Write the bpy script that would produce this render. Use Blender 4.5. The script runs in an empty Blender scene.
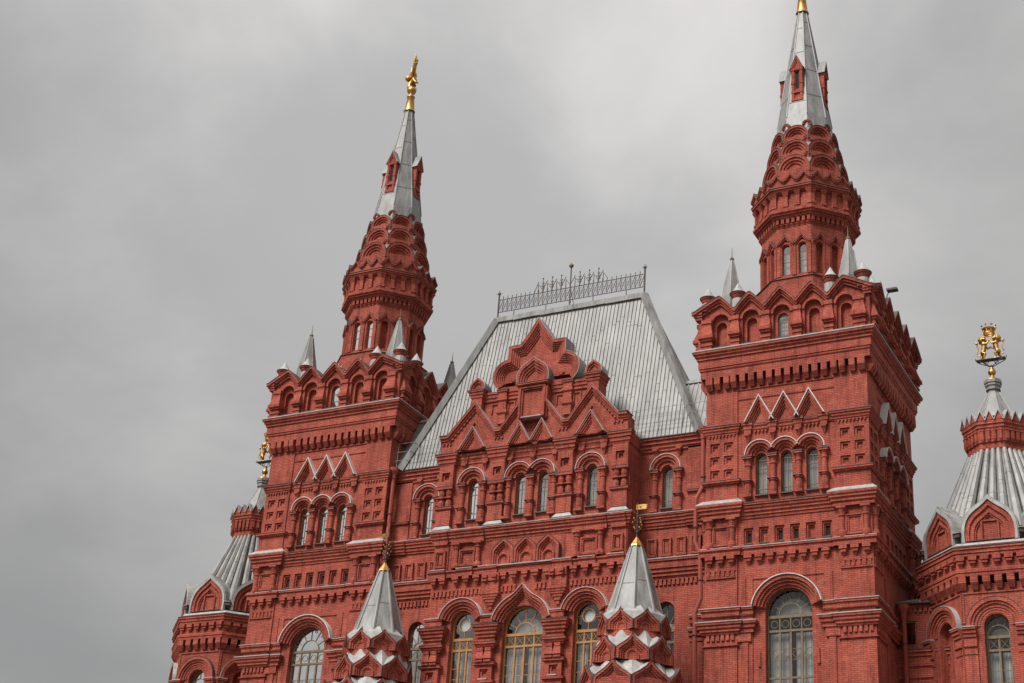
import bpy, math, random
from mathutils import Matrix, Vector

random.seed(7)
scene = bpy.context.scene
COL = scene.collection
PI = math.pi
rad = math.radians

# ------------------------------------------------------------------ camera
cam_d = bpy.data.cameras.new("camera")
cam = bpy.data.objects.new("camera", cam_d)
COL.objects.link(cam)
CR = Vector((0.88601065, 0.45909799, 0.06491662))
CU = Vector((0.14884867, -0.41422832, 0.89791925))
CF = Vector((-0.43912323, 0.78590326, 0.43534683))
cam.matrix_world = Matrix(((CR.x, CU.x, -CF.x, 39.62349), (CR.y, CU.y, -CF.y, -75.24915),
                           (CR.z, CU.z, -CF.z, 1.7), (0, 0, 0, 1)))
cam_d.sensor_width = 36.0
cam_d.lens = 1553.72 / 1024 * 36.0
cam_d.clip_start = 0.5
cam_d.clip_end = 5000
scene.camera = cam

# ------------------------------------------------------------------ sky and light (overcast)
SUN_EL, SUN_AZ = rad(49), rad(201)          # azimuth measured clockwise from +Y (north)
world = bpy.data.worlds.new("World")
scene.world = world
world.use_nodes = True
wt = world.node_tree
wt.nodes.clear()
def wn(t, **kw):
    n = wt.nodes.new(t)
    for k, v in kw.items(): setattr(n, k, v)
    return n
w_out = wn('ShaderNodeOutputWorld'); w_bg = wn('ShaderNodeBackground')
w_sky = wn('ShaderNodeTexSky', sky_type='NISHITA', sun_disc=False)
w_sky.sun_elevation = SUN_EL; w_sky.sun_rotation = SUN_AZ
w_sky.air_density = 1.2; w_sky.dust_density = 4.0
w_tc = wn('ShaderNodeTexCoord')
w_map = wn('ShaderNodeMapping'); w_map.inputs['Scale'].default_value = (1.0, 1.0, 1.5); w_map.inputs['Location'].default_value = (0.35, 0.1, 0.62)
w_n1 = wn('ShaderNodeTexNoise'); w_n1.inputs['Scale'].default_value = 3.4; w_n1.inputs['Detail'].default_value = 7; w_n1.inputs['Roughness'].default_value = 0.52; w_n1.inputs['Distortion'].default_value = 0.25
w_ramp = wn('ShaderNodeValToRGB')
w_ramp.color_ramp.interpolation = 'EASE'
e = w_ramp.color_ramp.elements
e[0].position = 0.30; e[0].color = (1.26, 1.235, 1.21, 1)
e[1].position = 0.70; e[1].color = (1.88, 1.83, 1.765, 1)
# a broad thick bank low on the left of the view, thinner cloud overhead (overcast: the zenith is the brightest)
w_sep = wn('ShaderNodeSeparateXYZ')
w_zr = wn('ShaderNodeFloatCurve')                        # brightness against height above the horizon
cv = w_zr.mapping.curves[0]
for pt, (px_, py_) in zip(cv.points, ((0.0, 0.27), (1.0, 1.0))): pt.location = (px_, py_)
for q in ((0.4, 0.345), (0.6, 0.365), (0.72, 0.5), (0.85, 0.85)): cv.points.new(*q)
w_zr.mapping.update()
w_z3 = wn('ShaderNodeMath', operation='MULTIPLY'); w_z3.inputs[1].default_value = 2.7
w_mul = wn('ShaderNodeMix', data_type='RGBA', blend_type='MULTIPLY'); w_mul.inputs[0].default_value = 1.0
w_mix = wn('ShaderNodeMix', data_type='RGBA'); w_mix.inputs[0].default_value = 0.96
L = wt.links.new
L(w_tc.outputs['Generated'], w_map.inputs['Vector']); L(w_map.outputs['Vector'], w_n1.inputs['Vector'])
L(w_n1.outputs['Fac'], w_ramp.inputs['Fac'])
L(w_tc.outputs['Generated'], w_sep.inputs[0]); L(w_sep.outputs['Z'], w_zr.inputs['Value']); L(w_zr.outputs[0], w_z3.inputs[0])
w_dot = wn('ShaderNodeVectorMath', operation='DOT_PRODUCT'); w_dot.inputs[1].default_value = (-0.42, 0.705, 0.572)   # where the cloud is thinnest
w_thin = wn('ShaderNodeMapRange', interpolation_type='SMOOTHSTEP'); w_thin.inputs['From Min'].default_value = 0.93; w_thin.inputs['From Max'].default_value = 1.0
w_thin.inputs['To Min'].default_value = 1.0; w_thin.inputs['To Max'].default_value = 1.5
w_mt = wn('ShaderNodeMix', data_type='RGBA', blend_type='MULTIPLY'); w_mt.inputs[0].default_value = 1.0
L(w_tc.outputs['Generated'], w_dot.inputs[0]); L(w_dot.outputs['Value'], w_thin.inputs['Value'])
L(w_ramp.outputs['Color'], w_mt.inputs[6]); L(w_thin.outputs['Result'], w_mt.inputs[7])
L(w_mt.outputs[2], w_mul.inputs[6]); L(w_z3.outputs[0], w_mul.inputs[7])
L(w_sky.outputs['Color'], w_mix.inputs[6]); L(w_mul.outputs[2], w_mix.inputs[7])
L(w_mix.outputs[2], w_bg.inputs['Color'])
w_bg.inputs['Strength'].default_value = 0.1
L(w_bg.outputs[0], w_out.inputs['Surface'])

sun_d = bpy.data.lights.new("sun", 'SUN')
sun_d.energy = 1.5; sun_d.angle = rad(24); sun_d.color = (1.0, 0.97, 0.93)
sun = bpy.data.objects.new("sun", sun_d); COL.objects.link(sun)
sd = Vector((math.sin(SUN_AZ) * math.cos(SUN_EL), math.cos(SUN_AZ) * math.cos(SUN_EL), math.sin(SUN_EL)))
sun.rotation_euler = sd.to_track_quat('Z', 'Y').to_euler()
sun.location = (0, -60, 120)
scene.view_settings.view_transform = 'Standard'
scene.view_settings.look = 'None'
scene.view_settings.exposure = 1.47
scene.view_settings.gamma = 1.0
scene.view_settings.use_curve_mapping = False
scene.cycles.max_bounces = 6
scene.cycles.diffuse_bounces = 3
scene.cycles.transparent_max_bounces = 8

# ------------------------------------------------------------------ materials
MATS = {}
def new_mat(name):
    m = bpy.data.materials.new(name); m.use_nodes = True
    nt = m.node_tree; b = nt.nodes['Principled BSDF']
    MATS[name] = m
    return m, nt, b
def nd(nt, t, **kw):
    n = nt.nodes.new(t)
    for k, v in kw.items(): setattr(n, k, v)
    return n

def wall_coords(nt):
    """u along the wall (horizontal), v = height, whatever way the wall faces"""
    g = nd(nt, 'ShaderNodeNewGeometry')
    cr = nd(nt, 'ShaderNodeVectorMath', operation='CROSS_PRODUCT'); cr.inputs[1].default_value = (0, 0, 1)
    nt.links.new(g.outputs['True Normal'], cr.inputs[0])
    no = nd(nt, 'ShaderNodeVectorMath', operation='NORMALIZE'); nt.links.new(cr.outputs[0], no.inputs[0])
    dt = nd(nt, 'ShaderNodeVectorMath', operation='DOT_PRODUCT')
    nt.links.new(g.outputs['Position'], dt.inputs[0]); nt.links.new(no.outputs[0], dt.inputs[1])
    sp = nd(nt, 'ShaderNodeSeparateXYZ'); nt.links.new(g.outputs['Position'], sp.inputs[0])
    cb = nd(nt, 'ShaderNodeCombineXYZ')
    nt.links.new(dt.outputs['Value'], cb.inputs[0]); nt.links.new(sp.outputs['Z'], cb.inputs[1])
    return g, cb

def brick_mat(name, c1, c2, mortar, bw=0.32, bh=0.10):
    m, nt, b = new_mat(name)
    g, cb = wall_coords(nt)
    br = nd(nt, 'ShaderNodeTexBrick')
    br.inputs['Scale'].default_value = 1.0
    br.inputs['Brick Width'].default_value = bw; br.inputs['Row Height'].default_value = bh
    br.inputs['Mortar Size'].default_value = 0.014; br.inputs['Mortar Smooth'].default_value = 0.3
    br.inputs['Bias'].default_value = -0.1
    br.inputs['Color1'].default_value = (*c1, 1); br.inputs['Color2'].default_value = (*c2, 1); br.inputs['Mortar'].default_value = (*mortar, 1)
    nt.links.new(cb.outputs[0], br.inputs['Vector'])
    # weathering: broad faded and darker repainted patches, fine grain
    n1 = nd(nt, 'ShaderNodeTexNoise'); n1.inputs['Scale'].default_value = 0.55; n1.inputs['Detail'].default_value = 6; n1.inputs['Roughness'].default_value = 0.62
    nt.links.new(g.outputs['Position'], n1.inputs['Vector'])
    r1 = nd(nt, 'ShaderNodeValToRGB'); r1.color_ramp.elements[0].position = 0.3; r1.color_ramp.elements[0].color = (0.70, 0.68, 0.68, 1)
    r1.color_ramp.elements[1].position = 0.72; r1.color_ramp.elements[1].color = (1.16, 1.19, 1.2, 1)
    nt.links.new(n1.outputs['Fac'], r1.inputs['Fac'])
    mx = nd(nt, 'ShaderNodeMix', data_type='RGBA', blend_type='MULTIPLY'); mx.inputs[0].default_value = 1
    nt.links.new(br.outputs['Color'], mx.inputs[6]); nt.links.new(r1.outputs['Color'], mx.inputs[7])
    mp = nd(nt, 'ShaderNodeMapping'); mp.inputs['Scale'].default_value = (2.4, 2.4, 0.35)
    nt.links.new(g.outputs['Position'], mp.inputs['Vector'])
    n2 = nd(nt, 'ShaderNodeTexNoise'); n2.inputs['Scale'].default_value = 1.5; n2.inputs['Detail'].default_value = 7; n2.inputs['Roughness'].default_value = 0.7
    nt.links.new(mp.outputs[0], n2.inputs['Vector'])
    r2 = nd(nt, 'ShaderNodeValToRGB'); r2.color_ramp.elements[0].position = 0.34; r2.color_ramp.elements[0].color = (0.55, 0.53, 0.54, 1)
    r2.color_ramp.elements[1].position = 0.52; r2.color_ramp.elements[1].color = (1, 1, 1, 1)
    nt.links.new(n2.outputs['Fac'], r2.inputs['Fac'])
    mx2 = nd(nt, 'ShaderNodeMix', data_type='RGBA', blend_type='MULTIPLY'); mx2.inputs[0].default_value = 0.95
    nt.links.new(mx.outputs[2], mx2.inputs[6]); nt.links.new(r2.outputs['Color'], mx2.inputs[7])
    # faded, chalky patches where the paint has worn
    n4 = nd(nt, 'ShaderNodeTexNoise'); n4.inputs['Scale'].default_value = 1.1; n4.inputs['Detail'].default_value = 9; n4.inputs['Roughness'].default_value = 0.72
    mp4 = nd(nt, 'ShaderNodeMapping'); mp4.inputs['Location'].default_value = (31, 7, 3); mp4.inputs['Scale'].default_value = (1, 1, 1.8)
    nt.links.new(g.outputs['Position'], mp4.inputs['Vector']); nt.links.new(mp4.outputs[0], n4.inputs['Vector'])
    r4 = nd(nt, 'ShaderNodeValToRGB'); r4.color_ramp.elements[0].position = 0.55; r4.color_ramp.elements[0].color = (0, 0, 0, 1)
    r4.color_ramp.elements[1].position = 0.75; r4.color_ramp.elements[1].color = (0.6, 0.6, 0.6, 1)
    nt.links.new(n4.outputs['Fac'], r4.inputs['Fac'])
    mx4 = nd(nt, 'ShaderNodeMix', data_type='RGBA'); nt.links.new(r4.outputs['Color'], mx4.inputs[0])
    nt.links.new(mx2.outputs[2], mx4.inputs[6]); mx4.inputs[7].default_value = (0.50, 0.17, 0.115, 1)
    nt.links.new(mx4.outputs[2], b.inputs['Base Color'])
    b.inputs['Roughness'].default_value = 0.85
    b.inputs['Specular IOR Level'].default_value = 0.25
    bp = nd(nt, 'ShaderNodeBump'); bp.inputs['Strength'].default_value = 0.5; bp.inputs['Distance'].default_value = 0.02
    n3 = nd(nt, 'ShaderNodeTexNoise'); n3.inputs['Scale'].default_value = 9; n3.inputs['Detail'].default_value = 3
    nt.links.new(g.outputs['Position'], n3.inputs['Vector'])
    ad = nd(nt, 'ShaderNodeMath', operation='MULTIPLY_ADD'); ad.inputs[1].default_value = 0.7
    iv = nd(nt, 'ShaderNodeMath', operation='SUBTRACT'); iv.inputs[0].default_value = 1.0
    nt.links.new(br.outputs['Fac'], iv.inputs[1])
    nt.links.new(n3.outputs['Fac'], ad.inputs[0]); nt.links.new(iv.outputs[0], ad.inputs[2])
    nt.links.new(ad.outputs[0], bp.inputs['Height']); nt.links.new(bp.outputs[0], b.inputs['Normal'])
    return m

def metal_mat(name, lo, hi, rough=0.5, scale=1.2, stretch=0.3, stain=None, metallic=0.0, stain_pos=0.66):
    m, nt, b = new_mat(name)
    g = nd(nt, 'ShaderNodeNewGeometry')
    mp = nd(nt, 'ShaderNodeMapping'); mp.inputs['Scale'].default_value = (1, 1, stretch)
    nt.links.new(g.outputs['Position'], mp.inputs['Vector'])
    n = nd(nt, 'ShaderNodeTexNoise'); n.inputs['Scale'].default_value = scale; n.inputs['Detail'].default_value = 8; n.inputs['Roughness'].default_value = 0.68
    nt.links.new(mp.outputs[0], n.inputs['Vector'])
    r = nd(nt, 'ShaderNodeValToRGB'); r.color_ramp.elements[0].position = 0.32; r.color_ramp.elements[0].color = (*lo, 1)
    r.color_ramp.elements[1].position = 0.66; r.color_ramp.elements[1].color = (*hi, 1)
    nt.links.new(n.outputs['Fac'], r.inputs['Fac'])
    out = r.outputs['Color']
    if stain:
        n2 = nd(nt, 'ShaderNodeTexNoise'); n2.inputs['Scale'].default_value = scale * 0.8; n2.inputs['Detail'].default_value = 6; n2.inputs['Roughness'].default_value = 0.75
        mp2 = nd(nt, 'ShaderNodeMapping'); mp2.inputs['Location'].default_value = (13, 5, 2); mp2.inputs['Scale'].default_value = (1.5, 1.5, stretch)
        nt.links.new(g.outputs['Position'], mp2.inputs['Vector']); nt.links.new(mp2.outputs[0], n2.inputs['Vector'])
        r2 = nd(nt, 'ShaderNodeValToRGB'); r2.color_ramp.elements[0].position = stain_pos; r2.color_ramp.elements[0].color = (0, 0, 0, 1)
        r2.color_ramp.elements[1].position = stain_pos + 0.08; r2.color_ramp.elements[1].color = (0.75, 0.75, 0.75, 1)
        nt.links.new(n2.outputs['Fac'], r2.inputs['Fac'])
        mx = nd(nt, 'ShaderNodeMix', data_type='RGBA'); nt.links.new(r2.outputs['Color'], mx.inputs[0])
        nt.links.new(out, mx.inputs[6]); mx.inputs[7].default_value = (*stain, 1)
        out = mx.outputs[2]
    nt.links.new(out, b.inputs['Base Color'])
    b.inputs['Roughness'].default_value = rough; b.inputs['Metallic'].default_value = metallic
    bp = nd(nt, 'ShaderNodeBump'); bp.inputs['Strength'].default_value = 0.25; bp.inputs['Distance'].default_value = 0.03
    nt.links.new(n.outputs['Fac'], bp.inputs['Height']); nt.links.new(bp.outputs[0], b.inputs['Normal'])
    return m

brick_mat('brick', (0.48, 0.109, 0.070), (0.36, 0.077, 0.050), (0.21, 0.050, 0.036))
metal_mat('roof_metal', (0.15, 0.143, 0.136), (0.30, 0.29, 0.279), 0.5, 1.6, 0.2, stain=(0.12, 0.09, 0.062), stain_pos=0.60)
metal_mat('tent_metal', (0.13, 0.127, 0.122), (0.31, 0.303, 0.293), 0.5, 1.9, 0.2, stain=(0.11, 0.095, 0.075), stain_pos=0.62)
metal_mat('spire_metal', (0.125, 0.125, 0.124), (0.30, 0.295, 0.286), 0.5, 2.6, 0.22, stain=(0.13, 0.07, 0.04), stain_pos=0.65)
metal_mat('flashing', (0.24, 0.232, 0.222), (0.43, 0.42, 0.405), 0.5, 2.4, 0.6, stain=(0.17, 0.145, 0.12), stain_pos=0.68)
metal_mat('dark_flashing', (0.045, 0.035, 0.033), (0.09, 0.06, 0.055), 0.6, 3.0, 1.0)
metal_mat('iron', (0.03, 0.022, 0.02), (0.075, 0.05, 0.042), 0.6, 5.0, 1.0)
metal_mat('gold', (0.34, 0.18, 0.055), (0.64, 0.37, 0.115), 0.42, 4.0, 1.0, metallic=1.0)
metal_mat('pipe_red', (0.24, 0.046, 0.032), (0.33, 0.064, 0.042), 0.75, 3.0, 0.3)
metal_mat('dark_wood', (0.11, 0.072, 0.036), (0.20, 0.135, 0.07), 0.55, 6.0, 0.3)
metal_mat('oak', (0.30, 0.135, 0.035), (0.46, 0.22, 0.06), 0.5, 6.0, 0.3)
metal_mat('curtain', (0.40, 0.388, 0.368), (0.64, 0.62, 0.595), 0.9, 2.0, 0.15)
metal_mat('shade_black', (0.006, 0.005, 0.005), (0.01, 0.009, 0.008), 0.9, 2.0, 1.0)  # near-black: darkness of unlit rooms and shaded gaps put into the colour
metal_mat('white_disc', (0.80, 0.80, 0.79), (0.86, 0.86, 0.85), 0.4, 2.0, 1.0)
metal_mat('white_trim', (0.42, 0.41, 0.395), (0.60, 0.59, 0.57), 0.6, 3.0, 0.6)
metal_mat('paving', (0.07, 0.068, 0.065), (0.14, 0.135, 0.13), 0.8, 0.5, 1.0)
# window glass: clear pane with a sky reflection
gm = bpy.data.materials.new('glass'); gm.use_nodes = True; MATS['glass'] = gm
gt = gm.node_tree; gt.nodes.clear()
go = nd(gt, 'ShaderNodeOutputMaterial'); gtr = nd(gt, 'ShaderNodeBsdfTransparent'); gtr.inputs[0].default_value = (0.80, 0.82, 0.82, 1)
ggl = nd(gt, 'ShaderNodeBsdfGlossy'); ggl.inputs['Roughness'].default_value = 0.04; ggl.inputs[0].default_value = (0.9, 0.92, 0.93, 1)
gbn = nd(gt, 'ShaderNodeTexNoise'); gbn.inputs['Scale'].default_value = 1.3
ggeo = nd(gt, 'ShaderNodeNewGeometry'); gt.links.new(ggeo.outputs['Position'], gbn.inputs['Vector'])
gbp = nd(gt, 'ShaderNodeBump'); gbp.inputs['Strength'].default_value = 0.15; gbp.inputs['Distance'].default_value = 0.1
gt.links.new(gbn.outputs['Fac'], gbp.inputs['Height']); gt.links.new(gbp.outputs[0], ggl.inputs['Normal'])
gfr = nd(gt, 'ShaderNodeFresnel'); gfr.inputs['IOR'].default_value = 1.75
gmx = nd(gt, 'ShaderNodeMixShader')
gt.links.new(gfr.outputs[0], gmx.inputs[0]); gt.links.new(gtr.outputs[0], gmx.inputs[1]); gt.links.new(ggl.outputs[0], gmx.inputs[2])
gt.links.new(gmx.outputs[0], go.inputs['Surface'])

# ------------------------------------------------------------------ mesh builder.  Coordinates (x, p, z): p = how far it stands out of the wall
class MB:
    def __init__(s, mat='brick'):
        s.v = []; s.f = []; s.fm = []; s.mats = []; s.M = Matrix.Identity(4); s.cur = mat
    def mat(s, m): s.cur = m; return s
    def add(s, vs, fs):
        if s.cur not in s.mats: s.mats.append(s.cur)
        mi = s.mats.index(s.cur); b = len(s.v); M = s.M
        for x, p, z in vs: s.v.append(tuple(M @ Vector((x, -p, z))))
        for f in fs: s.f.append([b + i for i in f]); s.fm.append(mi)
    def box(s, x0, x1, p0, p1, z0, z1):
        s.add([(x0, p0, z0), (x1, p0, z0), (x1, p1, z0), (x0, p1, z0), (x0, p0, z1), (x1, p0, z1), (x1, p1, z1), (x0, p1, z1)],
              [(0, 1, 2, 3), (4, 5, 6, 7), (0, 1, 5, 4), (1, 2, 6, 5), (2, 3, 7, 6), (3, 0, 4, 7)])
    def wedge(s, a, b, p0):
        """frustum block: a, b = (hw, p, z) bottom and top around x=cx"""
        pass
    def taper(s, cx, p0, lo, hi):
        (h0, q0, z0), (h1, q1, z1) = lo, hi
        s.add([(cx - h0, p0, z0), (cx + h0, p0, z0), (cx + h0, q0, z0), (cx - h0, q0, z0), (cx - h1, p0, z1), (cx + h1, p0, z1), (cx + h1, q1, z1), (cx - h1, q1, z1)],
              [(0, 1, 2, 3), (4, 5, 6, 7), (0, 1, 5, 4), (1, 2, 6, 5), (2, 3, 7, 6), (3, 0, 4, 7)])
    def prism(s, poly, p0, p1, back=False):
        n = len(poly)
        vs = [(x, p1, z) for x, z in poly] + [(x, p0, z) for x, z in poly]
        fs = [tuple(range(n))] + [(i, (i + 1) % n, n + (i + 1) % n, n + i) for i in range(n)]
        if back: fs.append(tuple(range(n, 2 * n)))
        s.add(vs, fs)
    def band(s, out, inn, p0, p1):
        n = len(out)
        vs = [(x, p1, z) for x, z in out] + [(x, p1, z) for x, z in inn] + [(x, p0, z) for x, z in out] + [(x, p0, z) for x, z in inn]
        fs = []
        for i in range(n - 1):
            fs += [(i, i + 1, n + i + 1, n + i), (i, i + 1, 2 * n + i + 1, 2 * n + i), (n + i, n + i + 1, 3 * n + i + 1, 3 * n + i)]
        fs += [(0, n, 3 * n, 2 * n), (n - 1, 2 * n - 1, 4 * n - 1, 3 * n - 1)]
        s.add(vs, fs)
    def stepped(s, fn, insets, ps, pb=-0.05, fill=True):
        for i in range(len(insets) - 1):
            s.band(fn(insets[i]), fn(insets[i + 1]), pb, ps[i])
        if fill: s.prism(fn(insets[-1]), pb, ps[len(insets) - 1])
    def lathe(s, cx, cp, prof, n=16, rot=0.0, caps=True, sx=1.0):
        vs = []
        for r, z in prof:
            for k in range(n):
                a = rot + 2 * PI * k / n
                vs.append((cx + r * math.cos(a) * sx, cp + r * math.sin(a), z))
        fs = []
        for j in range(len(prof) - 1):
            for k in range(n):
                k2 = (k + 1) % n
                fs.append((j * n + k, j * n + k2, (j + 1) * n + k2, (j + 1) * n + k))
        if caps:
            fs.append(tuple(range(n))); fs.append(tuple((len(prof) - 1) * n + k for k in range(n)))
        s.add(vs, fs)
    def square(s, cx, cp, prof):                       # four-sided profile, apothem given
        s.lathe(cx, cp, [(a * math.sqrt(2), z) for a, z in prof], 4, PI / 4)
    def octa(s, cx, cp, prof):                         # eight-sided profile, apothem given, one facet facing out
        s.lathe(cx, cp, [(a / math.cos(PI / 8), z) for a, z in prof], 8, PI / 8)
    def run(s, x0, x1, prof, pb=-0.05):
        """straight moulding: prof = [(p, z)...] from top to bottom"""
        pts = [(pb, prof[0][1])] + list(prof) + [(pb, prof[-1][1])]
        n = len(pts)
        vs = [(x0, p, z) for p, z in pts] + [(x1, p, z) for p, z in pts]
        s.add(vs, [(i, (i + 1) % n, n + (i + 1) % n, n + i) for i in range(n)] + [tuple(range(n)), tuple(range(n, 2 * n))])
    def ress(s, x0, x1, prof, pb=-0.05, base=0.0):
        """moulding that breaks forward: mitred round the two ends as well. prof offset added to base"""
        vs = []
        for o, z in prof:
            vs += [(x0 - o, pb, z), (x0 - o, base + o, z), (x1 + o, base + o, z), (x1 + o, pb, z)]
        fs = []
        for j in range(len(prof) - 1):
            for k in range(3): fs.append((4 * j + k, 4 * j + k + 1, 4 * j + 5 + k, 4 * j + 4 + k))
        m = len(prof) - 1
        fs += [(0, 1, 2, 3), (4 * m, 4 * m + 1, 4 * m + 2, 4 * m + 3)]
        s.add(vs, fs)
    def tube(s, pts, r, n=6, r1=None):
        pts = [Vector(p) for p in pts]; vs = []; fs = []
        for i, p in enumerate(pts):
            d = (pts[min(i + 1, len(pts) - 1)] - pts[max(i - 1, 0)]).normalized()
            a = Vector((0, 0, 1)) if abs(d.z) < 0.9 else Vector((1, 0, 0))
            u = d.cross(a).normalized(); w = d.cross(u).normalized()
            rr = r if r1 is None else r + (r1 - r) * i / (len(pts) - 1)
            for k in range(n):
                t = 2 * PI * (k + .5) / n
                vs.append(tuple(p + u * rr * math.cos(t) + w * rr * math.sin(t)))
        for i in range(len(pts) - 1):
            for k in range(n):
                k2 = (k + 1) % n
                fs.append((i * n + k, i * n + k2, (i + 1) * n + k2, (i + 1) * n + k))
        fs += [tuple(range(n)), tuple((len(pts) - 1) * n + k for k in range(n))]
        s.add(vs, fs)
    def ball(s, c, r, n=10, m=7, sc=(1, 1, 1), rotm=None):
        vs = []; fs = []
        for j in range(m + 1):
            t = PI * j / m
            for k in range(n):
                a = 2 * PI * k / n
                q = Vector((r * sc[0] * math.sin(t) * math.cos(a), r * sc[1] * math.sin(t) * math.sin(a), r * sc[2] * math.cos(t)))
                if rotm: q = rotm @ q
                vs.append((c[0] + q.x, c[1] + q.y, c[2] + q.z))
        for j in range(m):
            for k in range(n):
                k2 = (k + 1) % n
                fs.append((j * n + k, j * n + k2, (j + 1) * n + k2, (j + 1) * n + k))
        s.add(vs, fs)
    def wall(s, x0, x1, z0, z1, ops=(), p=0.0, top=None, sides=None):
        """wall face at p with openings. op = (kind, cx, hw, zb, zt, depth, blind): zt = springing for 'arch', top for 'rect'"""
        T = top or (lambda x: z1)
        def plain(a, b):
            if b - a < 1e-4: return
            n = max(1, int((b - a) / 0.12)) if top else 1
            for i in range(n):
                u = a + (b - a) * i / n; w = a + (b - a) * (i + 1) / n
                s.add([(u, p, z0), (w, p, z0), (w, p, T(w)), (u, p, T(u))], [(0, 1, 2, 3)])
        cur = x0
        for kind, cx, hw, zb, zt, dep, blind in sorted(ops, key=lambda o: o[1]):
            plain(cur, cx - hw)
            if zb > z0: s.add([(cx - hw, p, z0), (cx + hw, p, z0), (cx + hw, p, zb), (cx - hw, p, zb)], [(0, 1, 2, 3)])
            if kind == 'arch': arc = arcpts(cx, zt, hw, 14)
            else: arc = [(cx - hw, zt), (cx + hw, zt)]
            for (a, b), (c, d) in zip(arc[:-1], arc[1:]):
                s.add([(a, p, b), (c, p, d), (c, p, T(c)), (a, p, T(a))], [(0, 1, 2, 3)])
            loop = [(cx - hw, zb)] + (arc if kind == 'arch' else arc) + [(cx + hw, zb)]
            n = len(loop)
            s.add([(x, p, z) for x, z in loop] + [(x, p - dep, z) for x, z in loop],
                  [(i, (i + 1) % n, n + (i + 1) % n, n + i) for i in range(n)] + ([tuple(range(n, 2 * n))] if blind else []))
            cur = cx + hw
        plain(cur, x1)
        if sides is not None:
            for x in (x0, x1): s.add([(x, p, z0), (x, sides, z0), (x, sides, T(x)), (x, p, T(x))], [(0, 1, 2, 3)])
            s.add([(x0, p, z0), (x1, p, z0), (x1, sides, z0), (x0, sides, z0)], [(0, 1, 2, 3)])
            if not top: s.add([(x0, p, z1), (x1, p, z1), (x1, sides, z1), (x0, sides, z1)], [(0, 1, 2, 3)])
    def build(s, name, parent=None, matrix=None, smooth=False):
        me = bpy.data.meshes.new(name)
        me.from_pydata(s.v, [], s.f)
        for m in s.mats: me.materials.append(MATS[m])
        me.polygons.foreach_set('material_index', s.fm)
        if smooth: me.polygons.foreach_set('use_smooth', [True] * len(s.f))
        me.update()
        o = bpy.data.objects.new(name, me); COL.objects.link(o)
        if parent: o.parent = parent
        if matrix is not None: o.matrix_basis = matrix
        return o

def arcpts(cx, cz, r, n=14, a0=180.0, a1=0.0):
    return [(cx + r * math.cos(rad(a0 + (a1 - a0) * i / n)), cz + r * math.sin(rad(a0 + (a1 - a0) * i / n))) for i in range(n + 1)]
def arch_fn(cx, cz, R, n=16, a0=180.0, a1=0.0):
    return lambda t: arcpts(cx, cz, R - t, n, a0, a1)
def chev_fn(cx, z0, hw, h):
    k = math.hypot(hw, h) / hw
    return lambda t: [(cx - hw + t * k * hw / h, z0), (cx, z0 + h - t * k), (cx + hw - t * k * hw / h, z0)]
def keel(hw, h, n=9):
    P = [(-hw, 0), (-hw * 1.12, .74 * h), (-.48 * hw, .70 * h), (0, h)]
    L_ = []
    for i in range(n + 1):
        t = i / n; u = 1 - t
        L_.append(tuple(u**3 * P[0][k] + 3 * u * u * t * P[1][k] + 3 * u * t * t * P[2][k] + t**3 * P[3][k] for k in (0, 1)))
    return L_ + [(-x, z) for x, z in L_[-2::-1]]
def keel_fn(cx, z0, hw, h):
    return lambda t: [(cx + x, z0 + z) for x, z in keel(hw - t, h - 1.5 * t)]
def ogee_line(hw, h, v):
    """low ogee gable: upright sides to v*h, then a shouldered sweep to the point"""
    L_ = [(-hw, 0), (-hw, v * h)] + [(-hw * a, h * (v + b * (1 - v))) for a, b in ((.9, .17), (.72, .38), (.5, .58), (.28, .76), (.12, .89), (0, 1))]
    return L_ + [(-x, z) for x, z in L_[-2::-1]]
def shift(pts, dz): return [(x, z + dz) for x, z in pts]
def T(x, y, z): return Matrix.Translation((x, y, z))
def face(k, dist, n=4): return Matrix.Rotation(2 * PI * k / n, 4, 'Z') @ T(0, -dist, 0)

def empty(name, loc, label, cat, group=None):
    o = bpy.data.objects.new(name, None); COL.objects.link(o); o.location = loc
    o.empty_display_size = 0.5
    o['label'] = label; o['category'] = cat
    if group: o['group'] = group
    return o
def copy_tree(o, parent, loc=None):
    c = o.copy(); COL.objects.link(c); c.parent = parent
    if loc is not None: c.location = loc
    for ch in list(o.children): copy_tree(ch, c)
    return c

# ------------------------------------------------------------------ ground
g = MB('paving')
g.add([(-1500, 1500, 0), (1500, 1500, 0), (1500, -1500, 0), (-1500, -1500, 0)], [(0, 1, 2, 3)])
go_ = g.build('ground'); go_['kind'] = 'structure'

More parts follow.
